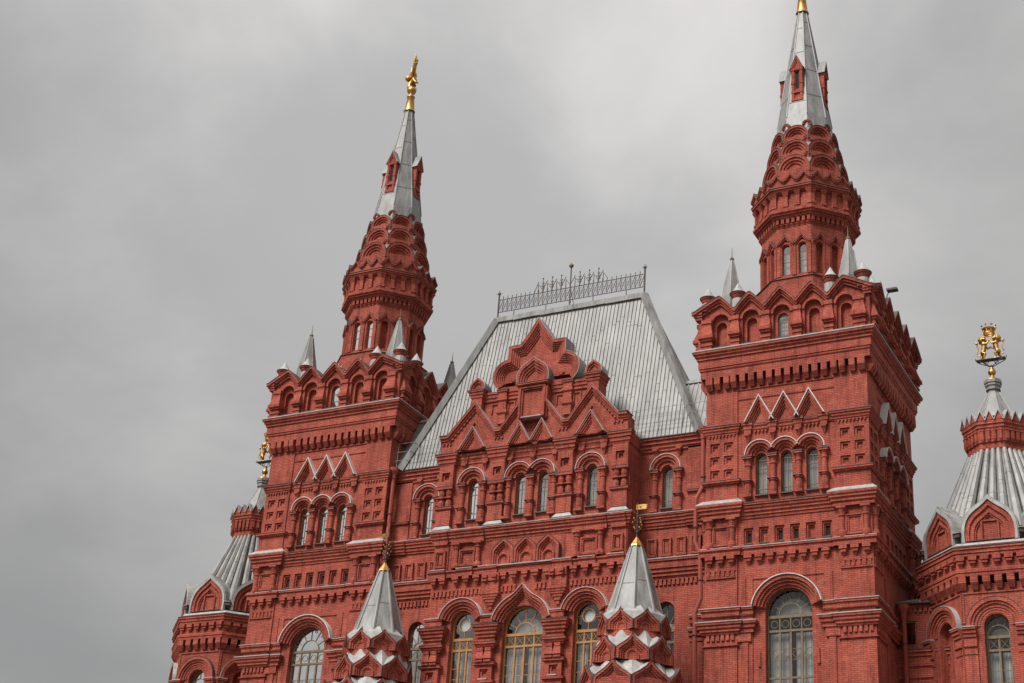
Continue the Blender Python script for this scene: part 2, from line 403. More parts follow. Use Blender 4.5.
# ------------------------------------------------------------------ windows (origin in the plane of the glass, x centred, heights absolute)
def curtain(mb, hw, zb, zt, p, gaps=()):
    n = max(8, int(hw * 2 / 0.075)); prev = None
    for i in range(n + 1):
        x = -hw + 2 * hw * i / n
        q = p + (0.035 if i % 2 else -0.035) * random.uniform(.6, 1.3)
        if prev and not any(a < (x + prev[0]) / 2 < b for a, b in gaps):
            mb.add([(prev[0], prev[1], zb), (x, q, zb), (x, q, zt), (prev[0], prev[1], zt)], [(0, 1, 2, 3)])
        prev = (x, q)
def lancet(hw, zb, zs, wood='dark_wood', mull=True):
    """slim arched window: frame, glazing bars, glass, blinds behind"""
    w = MB(wood); t = 0.055
    loop = [(-hw, zb)] + arcpts(0, zs, hw) + [(hw, zb)]
    inn = [(-hw + t, zb)] + arcpts(0, zs, hw - t) + [(hw - t, zb)]
    w.band(loop, inn, -0.05, 0.05)
    w.box(-hw + t, hw - t, -0.04, 0.045, zb, zb + 0.07)
    b = 0.018
    if mull:
        w.box(-b, b, -0.03, 0.035, zb + 0.07, zs - 0.08)
        w.box(-hw + t, hw - t, -0.03, 0.04, zs - 0.08, zs - 0.02)
        for zz in (zb + 0.42, zs - 0.55): w.box(-hw + t, hw - t, -0.025, 0.03, zz - b, zz + b)
    else:
        for zz in (zb + 0.5, zb + 1.0): w.box(-hw + t, hw - t, -0.025, 0.03, zz - b, zz + b)
    w.mat('glass'); w.prism([(x, z) for x, z in inn], 0.0, 0.004)
    w.mat('curtain'); curtain(w, hw, zb, zs - 0.06, -0.16)
    w.mat('shade_black'); w.box(-hw - .3, hw + .3, -0.9, -0.85, zb - .3, zs + hw + .4)
    return w
def grand(hw, zb, zs, z1, z2, wood, cols=4, circ=0.55, disc=False, lattice='x'):
    """big arched window: fanlight over a transom, a lattice row, tall lights below. returns frame, glass, curtain builders"""
    w = MB(wood); t = 0.085
    loop = [(-hw, zb)] + arcpts(0, zs, hw, 22) + [(hw, zb)]
    inn = [(-hw + t, zb)] + arcpts(0, zs, hw - t, 22) + [(hw - t, zb)]
    w.band(loop, inn, -0.07, 0.07)
    for zz, h in ((z1, .075), (z2, .06)): w.box(-hw + t, hw - t, -0.06, 0.075, zz - h, zz + h)
    b = 0.022
    base = z1 + 0.075
    if disc:                                           # round light in the head
        zc = zs + 0.02; R = hw * 0.52
        w.band(arcpts(0, zc, R, 24, 180, -180), arcpts(0, zc, R - .045, 24, 180, -180), -0.03, 0.05)
        for a in (90, 180, 0, 270):
            c_, s_ = math.cos(rad(a)), math.sin(rad(a)); r1 = hw - t if a != 270 else zc - base
            w.tube([(c_ * R, 0.02, zc + s_ * R), (c_ * r1, 0.02, zc + s_ * r1)], b * 1.2, 4)
    else:
        R = hw * circ
        w.band(arcpts(0, base, R, 18), arcpts(0, base, R - .05, 18), -0.03, 0.045)
        for k in range(1, 6):
            a = rad(180 - 30 * k); c_, s_ = math.cos(a), math.sin(a)
            r1 = hw - t + max(0.0, (zs - base)) * s_
            w.tube([(c_ * R, 0.02, base + s_ * R), (c_ * r1, 0.02, base + s_ * r1)], b * 1.1, 4)
        if lattice == 'o':
            for k in range(6):
                a = rad(165 - 30 * k); r1 = hw - t + max(0.0, (zs - base)) * math.sin(a) - 0.14
                w.band(arcpts(math.cos(a) * r1, base + math.sin(a) * r1, 0.09, 10, 180, -180), arcpts(math.cos(a) * r1, base + math.sin(a) * r1, 0.065, 10, 180, -180), -0.01, 0.03)
    xs = [-hw + t + (2 * hw - 2 * t) * i / cols for i in range(cols + 1)]
    for x in xs[1:-1]:
        w.box(x - b * 1.4, x + b * 1.4, -0.05, 0.055, z2 + .06, z1 - .075)
        w.box(x - .05, x + .05, -0.05, 0.065, zb, z2 - .06)
    for a, c in zip(xs[:-1], xs[1:]):
        m = (a + c) / 2; lo, hi = z2 + .06, z1 - .075
        if lattice == 'x':
            w.tube([(a + .05, .015, lo), (c - .05, .015, hi)], .014, 4); w.tube([(a + .05, .015, hi), (c - .05, .015, lo)], .014, 4)
            w.box(a + .03, a + .055, -.02, .03, lo, hi); w.box(c - .055, c - .03, -.02, .03, lo, hi)
        else:
            w.band(arcpts(m, (lo + hi) / 2, .2, 14, 180, -180), arcpts(m, (lo + hi) / 2, .172, 14, 180, -180), -.01, .03)
        for zz in ((z2 - 1.02, z2 - 1.62) if lattice == 'x' else (z2 - .95, z2 - 1.5)):
            w.box(a + .05, c - .05, -.02, .025, zz - .016, zz + .016)
        if lattice == 'o':
            w.band([(m - .24, z2 - 1.22), (m, z2 - .98), (m + .24, z2 - 1.22), (m, z2 - 1.46), (m - .24, z2 - 1.22)],
                   [(m - .21, z2 - 1.22), (m, z2 - 1.01), (m + .21, z2 - 1.22), (m, z2 - 1.43), (m - .21, z2 - 1.22)], -.01, .03)
    for zz in (z2 - 2.45,): w.box(-hw + t, hw - t, -.05, .06, zz - .05, zz + .05)
    gl = MB('glass'); gl.prism(inn, 0.0, 0.004)
    cu = MB('curtain')
    curtain(cu, hw, zb, z2 - .05, -0.3, gaps=[(-.16, .2)] if cols == 4 and lattice == 'o' else [(-.09, .09)])
    if disc:
        cu.mat('white_disc'); cu.prism(arcpts(.03, zs + .0, hw * .44, 20, 180, -180)[:-1], -.14, -.10)
    else:
        cu.prism([(x, base + z) for x, z in [(-hw, 0)] + arcpts(0, 0, hw * .8, 16) + [(hw, 0)]], -.5, -.45)
    cu.mat('shade_black'); cu.box(-hw - .5, hw + .5, -1.3, -1.25, zb - .2, zs + hw + .5)
    return w, gl, cu

# ------------------------------------------------------------------ the museum: one building, its parts below it
museum = empty('museum_building', (0, 4, 0), 'red brick museum with white trimmed ornament, twin spired towers and a grey metal roof', 'museum')
ROOT_INV = T(0, -4, 0)
def part(mb, name, m=None, **kw): return mb.build(name, museum, ROOT_INV @ (m if m is not None else Matrix.Identity(4)), **kw)

H = 4.49
def cornice_cap(mb, x0, x1, off, z, base=0.0, white=False, th=.05, pb=-.05):
    keep = mb.cur; mb.mat('flashing' if white else 'dark_flashing')
    mb.ress(x0, x1, [(off, z), (off, z + th)], pb, base); mb.mat(keep)

PK = 1.81
def par_top(x):
    if abs(x) > 2 * PK:
        d = abs(x) - 2 * PK
        return 43.62 - .78 * (min(1, d / 1.5)) ** 1.1
    d = abs((x + PK / 2) % PK - PK / 2)
    return 43.62 - .98 * (d / (PK / 2)) ** 1.15
def par_line(x0, x1, dz, n=90): return [(x0 + (x1 - x0) * i / n, par_top(x0 + (x1 - x0) * i / n) + dz) for i in range(n + 1)]

def shirinka(mb, x0, x1, z0, z1, p, cx, hw, zc, hh):
    """square sunk panel with a smaller sunk square in it"""
    mb.wall(x0, x1, z0, z1, [('rect', cx, hw, zc - hh, zc + hh, .08, False)], p)
    mb.wall(cx - hw, cx + hw, zc - hh, zc + hh, [('rect', cx, hw * .55, zc - hh * .55, zc + hh * .55, .09, True)], p - .08)

def column(mb, x, zb, zt, p=.02):
    h = zt - zb; f = lambda u: zb + h * u
    mb.box(x - .24, x + .24, -.05, .3 + p, zb, f(.06))
    mb.lathe(x, p + .03, [(.19, f(.06)), (.215, f(.15)), (.205, f(.33)), (.19, f(.34))], 12, caps=False)
    mb.lathe(x, p + .03, [(.20, f(.34)), (.27, f(.35)), (.27, f(.385)), (.20, f(.41)), (.155, f(.43)), (.155, f(.76)), (.20, f(.765)), (.20, f(.79)), (.165, f(.80)), (.185, f(.86)), (.25, f(.92))], 12, caps=False)
    mb.box(x - .26, x + .26, -.05, .31 + p, f(.92), f(.965))
    k = mb.cur; mb.mat('dark_flashing'); mb.box(x - .28, x + .28, -.05, .33 + p, f(.385), f(.395)); mb.box(x - .29, x + .29, -.05, .34 + p, f(.965), f(.99)); mb.mat(k)

def corbel3(mb, x, z, s=1.0, base=0.0):
    mb.box(x - .21 * s, x + .21 * s, -.05, base + .26, z - .20, z)
    mb.box(x - .15 * s, x + .15 * s, -.05, base + .2, z - .36, z - .20)
    mb.taper(x, -.05, (.05 * s, base + .05, z - .54), (.1 * s, base + .14, z - .36))
def pendant(mb, x, ztop, base=0.0):
    mb.ress(x - .17, x + .17, [(.14, ztop), (.14, ztop - .1), (.08, ztop - .14), (.08, ztop - .34)], -.05, base + .12)
    mb.box(x - .19, x + .19, -.05, base + .17, ztop - .62, ztop - .34)
    mb.box(x - .14, x + .14, -.05, base + .24, ztop - .72, ztop - .60)
    mb.taper(x, -.05, (.015, base + .02, ztop - 1.1), (.13, base + .18, ztop - .72))
    k = mb.cur; mb.mat('dark_flashing'); mb.ress(x - .17, x + .17, [(.16, ztop), (.16, ztop + .03)], -.05, base + .12); mb.mat(k)
def sawteeth(mb, x0, x1, z, p=.1, s=.19):
    n = max(2, int((x1 - x0) / s)); s = (x1 - x0) / n
    for i in range(n):
        a = x0 + i * s
        mb.prism([(a + .02, z), (a + s - .02, z), (a + s / 2, z - .17)], -.03, p)
def dentils(mb, x0, x1, z0, z1, p=.08, s=.25):
    n = max(2, int((x1 - x0) / s)); s = (x1 - x0) / n
    for i in range(n): mb.box(x0 + i * s + .05, x0 + (i + 1) * s - .05, -.03, p, z0, z1)
    mb.box(x0, x1, -.03, p + .003, z1, z1 + .05)

def parapet_face(mb, k):
    mb.M = face(k, H)
    ops = [('arch', PK * i, .50, 40.52, 42.08, .22, False) for i in (-2, -1, 0, 1, 2)]
    mb.wall(-4.97, 4.97, 40.3, 43.2, ops, .48, top=lambda x: par_top(x) - .3)
    for i in (-2, -1, 0, 1, 2):
        c = PK * i
        mb.wall(c - .53, c + .53, 40.5, 42.75, [('arch', c, .30, 40.6, 41.86, .25, i != 0)], .28)
        mb.stepped(arch_fn(c, 42.08, .62), [0, .13], [.56], .4, fill=False)
        mb.mat('dark_flashing'); mb.box(c - .42, c + .42, .2, .5, 40.52, 40.56); mb.mat('brick')
    a, b = -5.24, 5.24
    mb.band(par_line(a, b, 0), par_line(a, b, -.17), .2, .82)
    mb.band(par_line(a + .06, b - .06, -.17), par_line(a + .06, b - .06, -.31), .2, .72)
    mb.band(par_line(a + .12, b - .12, -.31), par_line(a + .12, b - .12, -.47), .2, .62)
    mb.mat('dark_flashing'); mb.band(par_line(a, b, .035), par_line(a, b, .0), -.1, .85); mb.mat('brick')
    for x in (-2.715, -.905, .905, 2.715, -4.42, 4.42):
        w = 1.0 if abs(x) < 4 else 1.25
        mb.box(x - .25 * w, x + .25 * w, .3, .68, 42.06, 42.3); mb.box(x - .21 * w, x + .21 * w, .3, .62, 41.86, 42.06)
        mb.taper(x, .3, (.33 * w, .84, 41.24), (.22 * w, .62, 41.86))
        mb.box(x - .36 * w, x + .36 * w, .3, .87, 41.06, 41.24); mb.box(x - .29 * w, x + .29 * w, .3, .76, 40.92, 41.06)
        mb.box(x - .25 * w, x + .25 * w, .3, .66, 40.32, 40.92)
        mb.box(x - .29 * w, x + .29 * w, .3, .72, 40.62, 40.76)

PIER = 2.75
def tower_walls(mb, k):
    mb.M = face(k, H)
    grand_here = k in (0, 2)
    # between cornice and corbel table, and the zigzag zone
    mb.wall(-PIER, PIER, 35.3, 38.75); 
    for sx in (-1, 1):
        a, b = (PIER, H + .08) if sx > 0 else (-H - .08, -PIER)
        mb.wall(a, b, 35.3, 38.75, (), .08); mb.box(min(sx * PIER, sx * (PIER + .02)), max(sx * PIER, sx * (PIER + .02)), -.05, .078, 35.3, 38.75)
        mb.wall(a, b, 31.0, 32.5, (), .08); mb.wall(a, b, 19.8, 31.0, (), .08)
        mb.wall(a, b, 0, 19.8, (), .08)
        mb.box(min(sx * PIER, sx * (PIER + .02)), max(sx * PIER, sx * (PIER + .02)), -.05, .078, 0, 35.3)
        # six sunk squares
        m = sx * 3.66; zs = [32.5, 33.36, 34.15, 35.3]
        for j, zc in enumerate((32.95, 33.75, 34.53)):
            mid = sx * 3.66
            for xa, xb, cx in ((min(a, b), mid, mid - .39), (mid, max(a, b), mid + .39)):
                shirinka(mb, xa, xb, zs[j], zs[j + 1], .08, cx, .27, zc, .27)
    # triple window
    mb.wall(-PIER, PIER, 31.0, 35.3, [('arch', c, .32, 31.52, 33.66, .32, False) for c in (-1.42, 0, 1.42)])
    for c in (-1.42, 0, 1.42):
        lo, hi = (180, 0)
        if c < 0: hi = 21
        elif c > 0: lo = 159
        else: lo, hi = 159, 21
        f = arch_fn(c, 33.82, .78, 18, lo, hi)
        mb.stepped(f, [0, .17, .31, .44], [.34, .22, .10], fill=False)
        mb.mat('white_trim'); mb.band(f(-.045), f(0), -.05, .40); mb.mat('brick')
        mb.mat('dark_flashing'); mb.box(c - .36, c + .36, -.1, .14, 31.47, 31.53); mb.mat('brick')
    for x in (-2.13, -.71, .71, 2.13): column(mb, x, 31.42, 33.80)
    # ribbon with pendants under the zigzag
    mb.run(-PIER, PIER, [(.16, 35.68), (.16, 35.58), (.10, 35.54), (.10, 35.38), (.05, 35.36), (.05, 35.3)])
    mb.mat('dark_flashing'); mb.run(-PIER, PIER, [(.18, 35.71), (.18, 35.68)]); mb.mat('brick')
    for x in (-2.15, -.72, .72, 2.15): pendant(mb, x, 35.72)
    for xa, xb in ((-1.85, -1.02), (-.42, .42), (1.02, 1.85)): sawteeth(mb, xa, xb, 35.3)
    # zigzag gables
    for c in (-1.42, 0, 1.42):
        f = chev_fn(c, 35.76, .80, 1.48)
        mb.stepped(f, [0, .10, .19, .28, .36], [.36, .27, .18, .1, .04])
        mb.mat('white_trim'); mb.band(f(-.05), f(0), -.05, .42); mb.mat('brick')
    # small square lights over the arcaded corbels
    zc = 29.28
    xs = [-2.15, -1.29, -.43, .43, 1.29, 2.15]
    mb.wall(-PIER, PIER, 28.6, 31.0, [('rect', x, .27, 28.84, 29.74, .1, False) for x in xs])
    for i, x in enumerate(xs):
        mb.wall(x - .27, x + .27, 28.84, 29.74, [('rect', x, .18, 28.92, 29.62, .1, False)], -.1)
        mb.wall(x - .18, x + .18, 28.92, 29.62, [('rect', x, .125, 28.98, 29.5, .07, False)] if i not in (1, 4) else [('rect', x, .13, 28.98, 29.5, .06, True)], -.2)
        if i not in (1, 4): mb.mat('shade_black'); mb.box(x - .17, x + .17, -.32, -.27, 28.93, 29.6); mb.mat('brick')  # near-black sheet paints the darkness inside the slit
        mb.mat('dark_flashing'); mb.box(x - .25, x + .25, -.12, .03, 28.82, 28.86); mb.mat('brick')
    # big window wall with a faintly sunk field
    mb.wall(-PIER, PIER, 26.88, 28.6); mb.box(-PIER, -1.92, -.05, 0, 24.6, 26.88); mb.box(1.92, PIER, -.05, 0, 24.6, 26.88)
    mb.wall(-1.92, 1.92, 19.8, 26.88, [('arch', 0, 1.25, 19.9, 25.08, .5, False)] if grand_here else (), -.05 if grand_here else 0)
    mb.wall(-PIER, -1.92, 0, 24.6); mb.wall(1.92, PIER, 0, 24.6); mb.wall(-1.92, 1.92, 0, 19.8, (), -.05 if grand_here else 0)
    if grand_here:
        f = arch_fn(0, 25.02, 1.88, 24, 169, 11)
        mb.stepped(f, [0, .2, .34, .5, .62], [.34, .24, .13, .03], pb=-.1, fill=False)
        mb.mat('white_trim'); mb.band(f(-.05), f(0), -.05, .42); mb.mat('brick')
    else:
        mb.run(-2.0, 2.0, [(.2, 25.34), (.2, 25.24), (.12, 25.2), (.12, 24.98), (.05, 24.9)], -.1)
        mb.run(-2.1, 2.1, [(.34, 24.575), (.34, 24.46), (.25, 24.42), (.25, 24.26), (.15, 24.2), (.15, 24.0)], -.1)
    # shallow side strips beside the arch
    for sx in (-1, 1):
        mb.box(min(sx * 2.3, sx * 2.38), max(sx * 2.3, sx * 2.38), -.05, .05, 25.4, 27.0)

def tower_mouldings(mb, k):
    mb.M = face(k, H)
    zig = mb
    # corbel table
    xs = [-2.13 + .52 * i - .26 for i in range(10)]
    for x in xs + [-3.85 + .55 * i for i in (0, 1)] + [3.30 + .55 * i for i in (0, 1)] + [-4.32, -2.9, 2.85, 4.36]:
        hw = .165 if abs(x) < 4.3 else .2
        b = .08 if abs(x) > 2.8 else 0
        mb.box(x - hw, x + hw, -.05, b + .36, 38.28, 38.72)
        mb.taper(x, -.05, (hw * .8, b + .16, 37.98), (hw, b + .36, 38.28))
    mb.run(-PIER, PIER, [(.07, 37.93), (.07, 37.86)]); mb.run(-PIER, PIER, [(.05, 37.33), (.05, 37.28)])
    mb.mat('shade_black'); mb.box(-4.45, 4.45, -.02, .1, 38.45, 38.7); mb.mat('brick')  # near-black strip painting the shade in the gaps between corbels
    # string snow ledge and three-step corbels
    mb.run(-PIER, PIER, [(.26, 28.62), (.26, 28.52), (.18, 28.48), (.18, 28.22)])
    mb.mat('flashing'); mb.run(-PIER, PIER, [(.05, 28.72), (.29, 28.66), (.29, 28.62)]); mb.mat('brick')
    for i in range(8): corbel3(mb, -2.12 + .605 * i, 28.22)
    for sx in (-1, 1):
        for x in (3.05, 3.66, 4.27): corbel3(mb, sx * x, 28.22, base=.08)
        a, b = (2.85, 4.5) if sx > 0 else (-4.5, -2.85)
        dentils(mb, a, b, 27.12, 27.42, .14)
        mb.run(a, b, [(.16, 27.08), (.16, 27.02)])
        # pier panel flanked by stubby columns
        m = sx * 3.66
        mb.stepped(lambda t: [(m - .48 + t, 28.92), (m - .48 + t, 29.92 - t), (m + .48 - t, 29.92 - t), (m + .48 - t, 28.92)], [0, .09, .17], [.2, .14], fill=False)
        mb.box(m - .5, m + .5, -.05, .18, 28.8, 28.93)
        for x in (m - .64, m + .64):
            mb.lathe(x, .16, [(.2, 28.66), (.23, 28.8), (.2, 28.98), (.15, 29.02), (.15, 29.75), (.2, 29.8), (.2, 29.9), (.26, 30.1), (.28, 30.2)], 10)
            mb.box(x - .26, x + .26, -.05, .46, 30.18, 30.32)
        # lower cornices on piers and half piers
        c0, c1 = (1.86, PIER) if sx > 0 else (-PIER, -1.86)
        mb.run(c0, c1, [(.2, 25.34), (.2, 25.24), (.12, 25.2), (.12, 24.98), (.05, 24.9)])
        mb.mat('flashing'); mb.run(c0, c1, [(.02, 25.42), (.24, 25.38), (.24, 25.34)]); mb.mat('brick')
        d0, d1 = (1.98, PIER) if sx > 0 else (-PIER, -1.98)
        pr_ = [(.34, 24.58), (.34, 24.46), (.25, 24.42), (.25, 24.26), (.15, 24.2), (.15, 24.0)]
        mb.ress(d0 + .0, d1 - .0, pr_, -.05, .02)
        mb.mat('flashing'); mb.ress(d0, d1, [(.37, 24.58), (.37, 24.63)], -.05, .02); mb.mat('brick')
        mb.ress(d0 + .1, d1 - .1, [(.1, 23.98), (.1, 23.55), (.02, 23.5)], -.05, .02)
        mb.box(min(sx * 2.15, sx * 2.5), max(sx * 2.15, sx * 2.5), -.05, .07, 19.8, 23.5)
        mb.box(min(sx * 1.5, sx * 1.62), max(sx * 1.5, sx * 1.62), -.1, .03, 22.2, 23.0)

def tower_cornice_rings(mb):
    mb.M = Matrix.Identity(4)
    sq = lambda prof: mb.square(0, 0, [(H + o, z) for o, z in prof])
    sq([(.74, 40.30), (.74, 40.16), (.64, 40.12), (.64, 40.0), (.55, 39.96), (.55, 39.82), (.47, 39.78), (.47, 39.32), (.42, 39.28), (.42, 39.18), (.36, 39.14), (.36, 38.72)])
    mb.mat('flashing'); sq([(.1, 40.42), (.77, 40.36), (.77, 40.30)]); mb.mat('brick')
    mb.mat('dark_flashing'); sq([(.76, 40.30), (.76, 40.27)]); mb.mat('brick')
    sq([(.36, 31.02), (.36, 30.93), (.29, 30.89), (.29, 30.78), (.21, 30.74), (.21, 30.6), (.13, 30.56), (.13, 30.42), (.06, 30.38), (.06, 30.26)])
    mb.mat('dark_flashing'); sq([(.2, 31.1), (.39, 31.06), (.39, 31.02)]); mb.mat('brick')
    for sx in (-1, 1):
        for sy in (-1, 1):
            P = lambda prof: mb.square(sx * 3.66, sy * 3.66, [(.91 + o, z) for o, z in prof])
            P([(.22, 35.76), (.22, 35.66), (.15, 35.62), (.15, 35.5), (.09, 35.46), (.09, 35.36), (.04, 35.32), (.04, 35.26)])
            mb.mat('dark_flashing'); P([(.1, 35.83), (.25, 35.8), (.25, 35.76)]); mb.mat('brick')
            P([(.2, 32.52), (.2, 32.42), (.12, 32.36), (.05, 32.3)])
            mb.mat('dark_flashing'); P([(.1, 32.58), (.22, 32.55), (.22, 32.52)]); mb.mat('brick')
            P([(.12, 31.5), (.12, 31.1)])
            mb.mat('flashing'); P([(.14, 31.40), (.42, 31.15), (.42, 31.11)]); mb.mat('brick')
            P([(.42, 31.1), (.42, 30.97), (.36, 30.92), (.36, 30.8), (.28, 30.76), (.28, 30.6), (.2, 30.55), (.2, 30.35)])
            P([(.3, 28.62), (.3, 28.5), (.22, 28.46), (.22, 28.22)])
            mb.mat('flashing'); P([(.02, 28.75), (.24, 28.68), (.24, 28.62)]); mb.mat('brick')
            P([(.22, 25.34), (.22, 25.22), (.14, 25.18), (.14, 24.95), (.06, 24.9)])
            mb.mat('flashing'); P([(.05, 25.42), (.26, 25.38), (.26, 25.34)]); mb.mat('brick')
            P([(.36, 24.58), (.36, 24.46), (.28, 24.42), (.28, 24.28), (.2, 24.24), (.2, 24.1), (.12, 24.06), (.12, 23.98)])
            mb.mat('flashing'); P([(.1, 24.66), (.4, 24.63), (.4, 24.58)]); mb.mat('brick')
            P([(.1, 23.42), (.1, 23.36)])
    for k in range(4):
        mb.M = face(k, H)
        for a, b in ((2.85, 4.48), (-4.48, -2.85)):
            sawteeth(mb, a, b, 35.26, .16); dentils(mb, a, b, 23.66, 23.96, .17)
    mb.M = Matrix.Identity(4)

def gable_arch(mb, cz, R, front, depth, lo=180, hi=0):
    f = lambda t: [(-R + t, cz - .32)] + arcpts(0, cz, R - t, 18) + [(R - t, cz - .32)]
    mb.stepped(f, [0, R * .17, R * .34, R * .5], [front, front - .09, front - .18, front - .27], pb=front - depth)
    mb.mat('dark_flashing'); mb.band(f(-.025), f(0), front - depth, front + .03); mb.mat('brick')

def make_tower():
    w = MB()
    for k in range(4): tower_walls(w, k)
    w.M = Matrix.Identity(4)
    w.mat('tent_metal'); w.square(0, 0, [(4.2, 41.9), (3.0, 43.2)]); w.mat('brick')
    tw = part(w, 'corner_tower')
    c = MB()
    for k in range(4): tower_mouldings(c, k)
    tower_cornice_rings(c)
    c.build('cornice', tw)
    p = MB()
    for k in range(4): parapet_face(p, k)
    p.build('parapet', tw)
    # windows
    lw = lancet(.32, 31.52, 33.66); pw = lancet(.30, 40.6, 41.86, mull=False)
    f, gl, cu = grand(1.25, 19.9, 25.08, 24.85, 24.1, 'dark_wood', 4, .52, False, 'o')
    gw = MB(); gw.v, gw.f, gw.fm, gw.mats = list(f.v), [list(q) for q in f.f], list(f.fm), list(f.mats)
    for o in (gl, cu):
        b = len(gw.v); gw.v += o.v
        for q, mi in zip(o.f, o.fm):
            m = o.mats[mi]
            if m not in gw.mats: gw.mats.append(m)
            gw.f.append([b + i for i in q]); gw.fm.append(gw.mats.index(m))
    protos = {}
    def put(mb, key, name, m):
        if key in protos:
            o = protos[key].copy(); COL.objects.link(o); o.parent = tw; o.matrix_basis = m
        else:
            o = protos[key] = mb.build(name, tw, m)
    for k in range(4):
        for x in (-1.42, 0, 1.42): put(lw, 'l', 'window', face(k, H) @ T(x, .27, 0))
        put(pw, 'p', 'window', face(k, H) @ T(0, -.1, 0))
        if k in (0, 2): put(gw, 'g', 'window', face(k, H) @ T(0, .42, 0))
    # pinnacles round the parapet
    pn = MB('flashing')
    pn.lathe(0, 0, [(.36, 42.3), (.36, 43.55)], 12)
    pn.mat('brick'); pn.lathe(0, 0, [(.33, 43.5), (.33, 43.62), (.37, 43.68), (.39, 43.76), (.46, 43.84), (.48, 43.92)], 14)
    pn.mat('dark_flashing'); pn.lathe(0, 0, [(.51, 43.92), (.51, 43.95)], 14)
    pn.mat('flashing'); pn.lathe(0, 0, [(.5, 43.95), (.36, 44.06), (.2, 44.33), (.02, 44.66)], 10)
    first = None
    for k in range(4):
        for x in (-2.72, 2.72, 4.55):
            m = face(k, H) @ T(x, -.08, 0)
            if x > 4: m = face(k, H) @ T(4.55, -.06, 0)
            if first is None: first = pn.build('pinnacle', tw, m)
            else:
                o = first.copy(); COL.objects.link(o); o.parent = tw; o.matrix_basis = m
    # corner spirelets
    sp = MB('spire_metal'); sp.cur = 'tent_metal'
    sp.lathe(0, 0, [(.74, 43.0), (.66, 44.3), (.16, 46.75), (.1, 46.9)], 6, .3)
    for k in range(6):
        a = .3 + k * PI / 3
        sp.tube([(.66 * math.cos(a), .66 * math.sin(a), 44.3), (.14 * math.cos(a), .14 * math.sin(a), 46.8)], .025, 4)
    sp.mat('dark_wood'); sp.lathe(0, 0, [(.12, 46.85), (.14, 46.95), (.08, 47.05)], 8); sp.lathe(0, 0, [(.035, 47.0), (.01, 47.75)], 6)
    first = None
    for sx in (-1, 1):
        for sy in (-1, 1):
            m = T(sx * 3.5, sy * 3.5, 0)
            if first is None: first = sp.build('corner_spire', tw, m)
            else:
                o = first.copy(); COL.objects.link(o); o.parent = tw; o.matrix_basis = m
    # octagonal lantern
    d = MB()
    d.octa(0, 0, [(2.95, 42.6), (2.95, 45.35)])
    d.mat('flashing'); d.octa(0, 0, [(3.0, 45.36), (2.5, 45.62)]); d.mat('dark_flashing'); d.octa(0, 0, [(3.02, 45.35), (3.02, 45.33)]); d.mat('brick')
    fw = 2.5 * math.tan(PI / 8)
    for k in range(8):
        d.M = face(k, 2.5, 8)
        glass = k in (0, 4)
        d.wall(-fw, fw, 45.4, 49.6, [('arch', c, .22, 45.82, 47.62, .25, not glass) for c in (-.5, .5)])
        d.wall(-fw, fw, 45.4, 45.72, (), .05, sides=-.02)
        for c in (-.5, .5):
            if glass:
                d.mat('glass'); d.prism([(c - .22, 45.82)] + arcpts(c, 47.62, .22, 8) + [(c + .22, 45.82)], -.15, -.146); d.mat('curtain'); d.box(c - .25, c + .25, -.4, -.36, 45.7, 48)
                d.mat('dark_wood'); d.box(c - .22, c + .22, -.16, -.12, 46.7, 46.74); d.box(c - .22, c + .22, -.16, -.12, 47.3, 47.34); d.mat('brick')
            hood = lambda t, c=c: [(c - .52, 47.85 - t), (c - .34, 47.98 - t), (c, 48.42 - t), (c + .34, 47.98 - t), (c + .52, 47.85 - t)]
            d.band(hood(0), hood(.12), -.05, .2); d.band(hood(.12), hood(.24), -.05, .13)
            d.mat('dark_flashing'); d.band(hood(-.03), hood(0), -.05, .22); d.mat('brick')
            d.band(arcpts(c, 47.62, .36, 12), arcpts(c, 47.62, .25, 12), -.05, .06)
            for e_ in (-.3, .3): d.box(c + e_ - .06, c + e_ + .06, -.05, .06, 45.72, 47.62)
        d.box(-.11, .11, -.05, .12, 45.72, 47.7)
        for sx in (-1, 1):
            d.box(min(sx * .82, sx * (fw - .0)), max(sx * .82, sx * fw), -.05, .11, 45.72, 47.7)
    d.M = Matrix.Identity(4)
    d.build('lantern', tw)
    # gallery
    gq = MB()
    gq.octa(0, 0, [(2.53, 49.02), (2.53, 49.12), (2.58, 49.14), (2.58, 49.24)])
    gq.octa(0, 0, [(2.62, 49.52), (2.75, 49.58), (2.75, 49.68), (2.88, 49.72), (2.88, 49.82), (2.99, 49.86), (2.99, 50.02), (2.9, 50.06), (2.9, 50.2), (2.80, 50.24)])
    gq.octa(0, 0, [(2.76, 50.1), (2.76, 51.3)])
    gq.octa(0, 0, [(2.84, 51.16), (2.84, 51.24), (2.98, 51.28), (2.98, 51.37), (3.07, 51.41), (3.07, 51.53)])
    gq.mat('dark_flashing'); gq.octa(0, 0, [(3.11, 51.53), (3.11, 51.57)]); gq.mat('brick')
    gw2 = 2.72 * math.tan(PI / 8)
    for k in range(8):
        gq.M = face(k, 2.5, 8)
        for i in range(7):
            x = -.96 + .32 * i; gq.box(x - .09, x + .09, -.05, .2, 49.24, 49.54); gq.taper(x, -.05, (.06, .06, 49.06), (.09, .2, 49.24))
        gq.M = face(k, 2.76, 8)
        for i in range(4):
            x = -1.08 + .72 * i
            gq.box(x - .12, x + .12, -.05, .13, 50.2, 50.9); gq.taper(x, -.05, (.12, .13, 50.9), (.2, .27, 51.2)); gq.box(x - .16, x + .16, -.05, .18, 50.2, 50.36)
        gq.M = face(k, 3.05, 8)
        cw = 3.05 * math.tan(PI / 8); hw = cw / 3
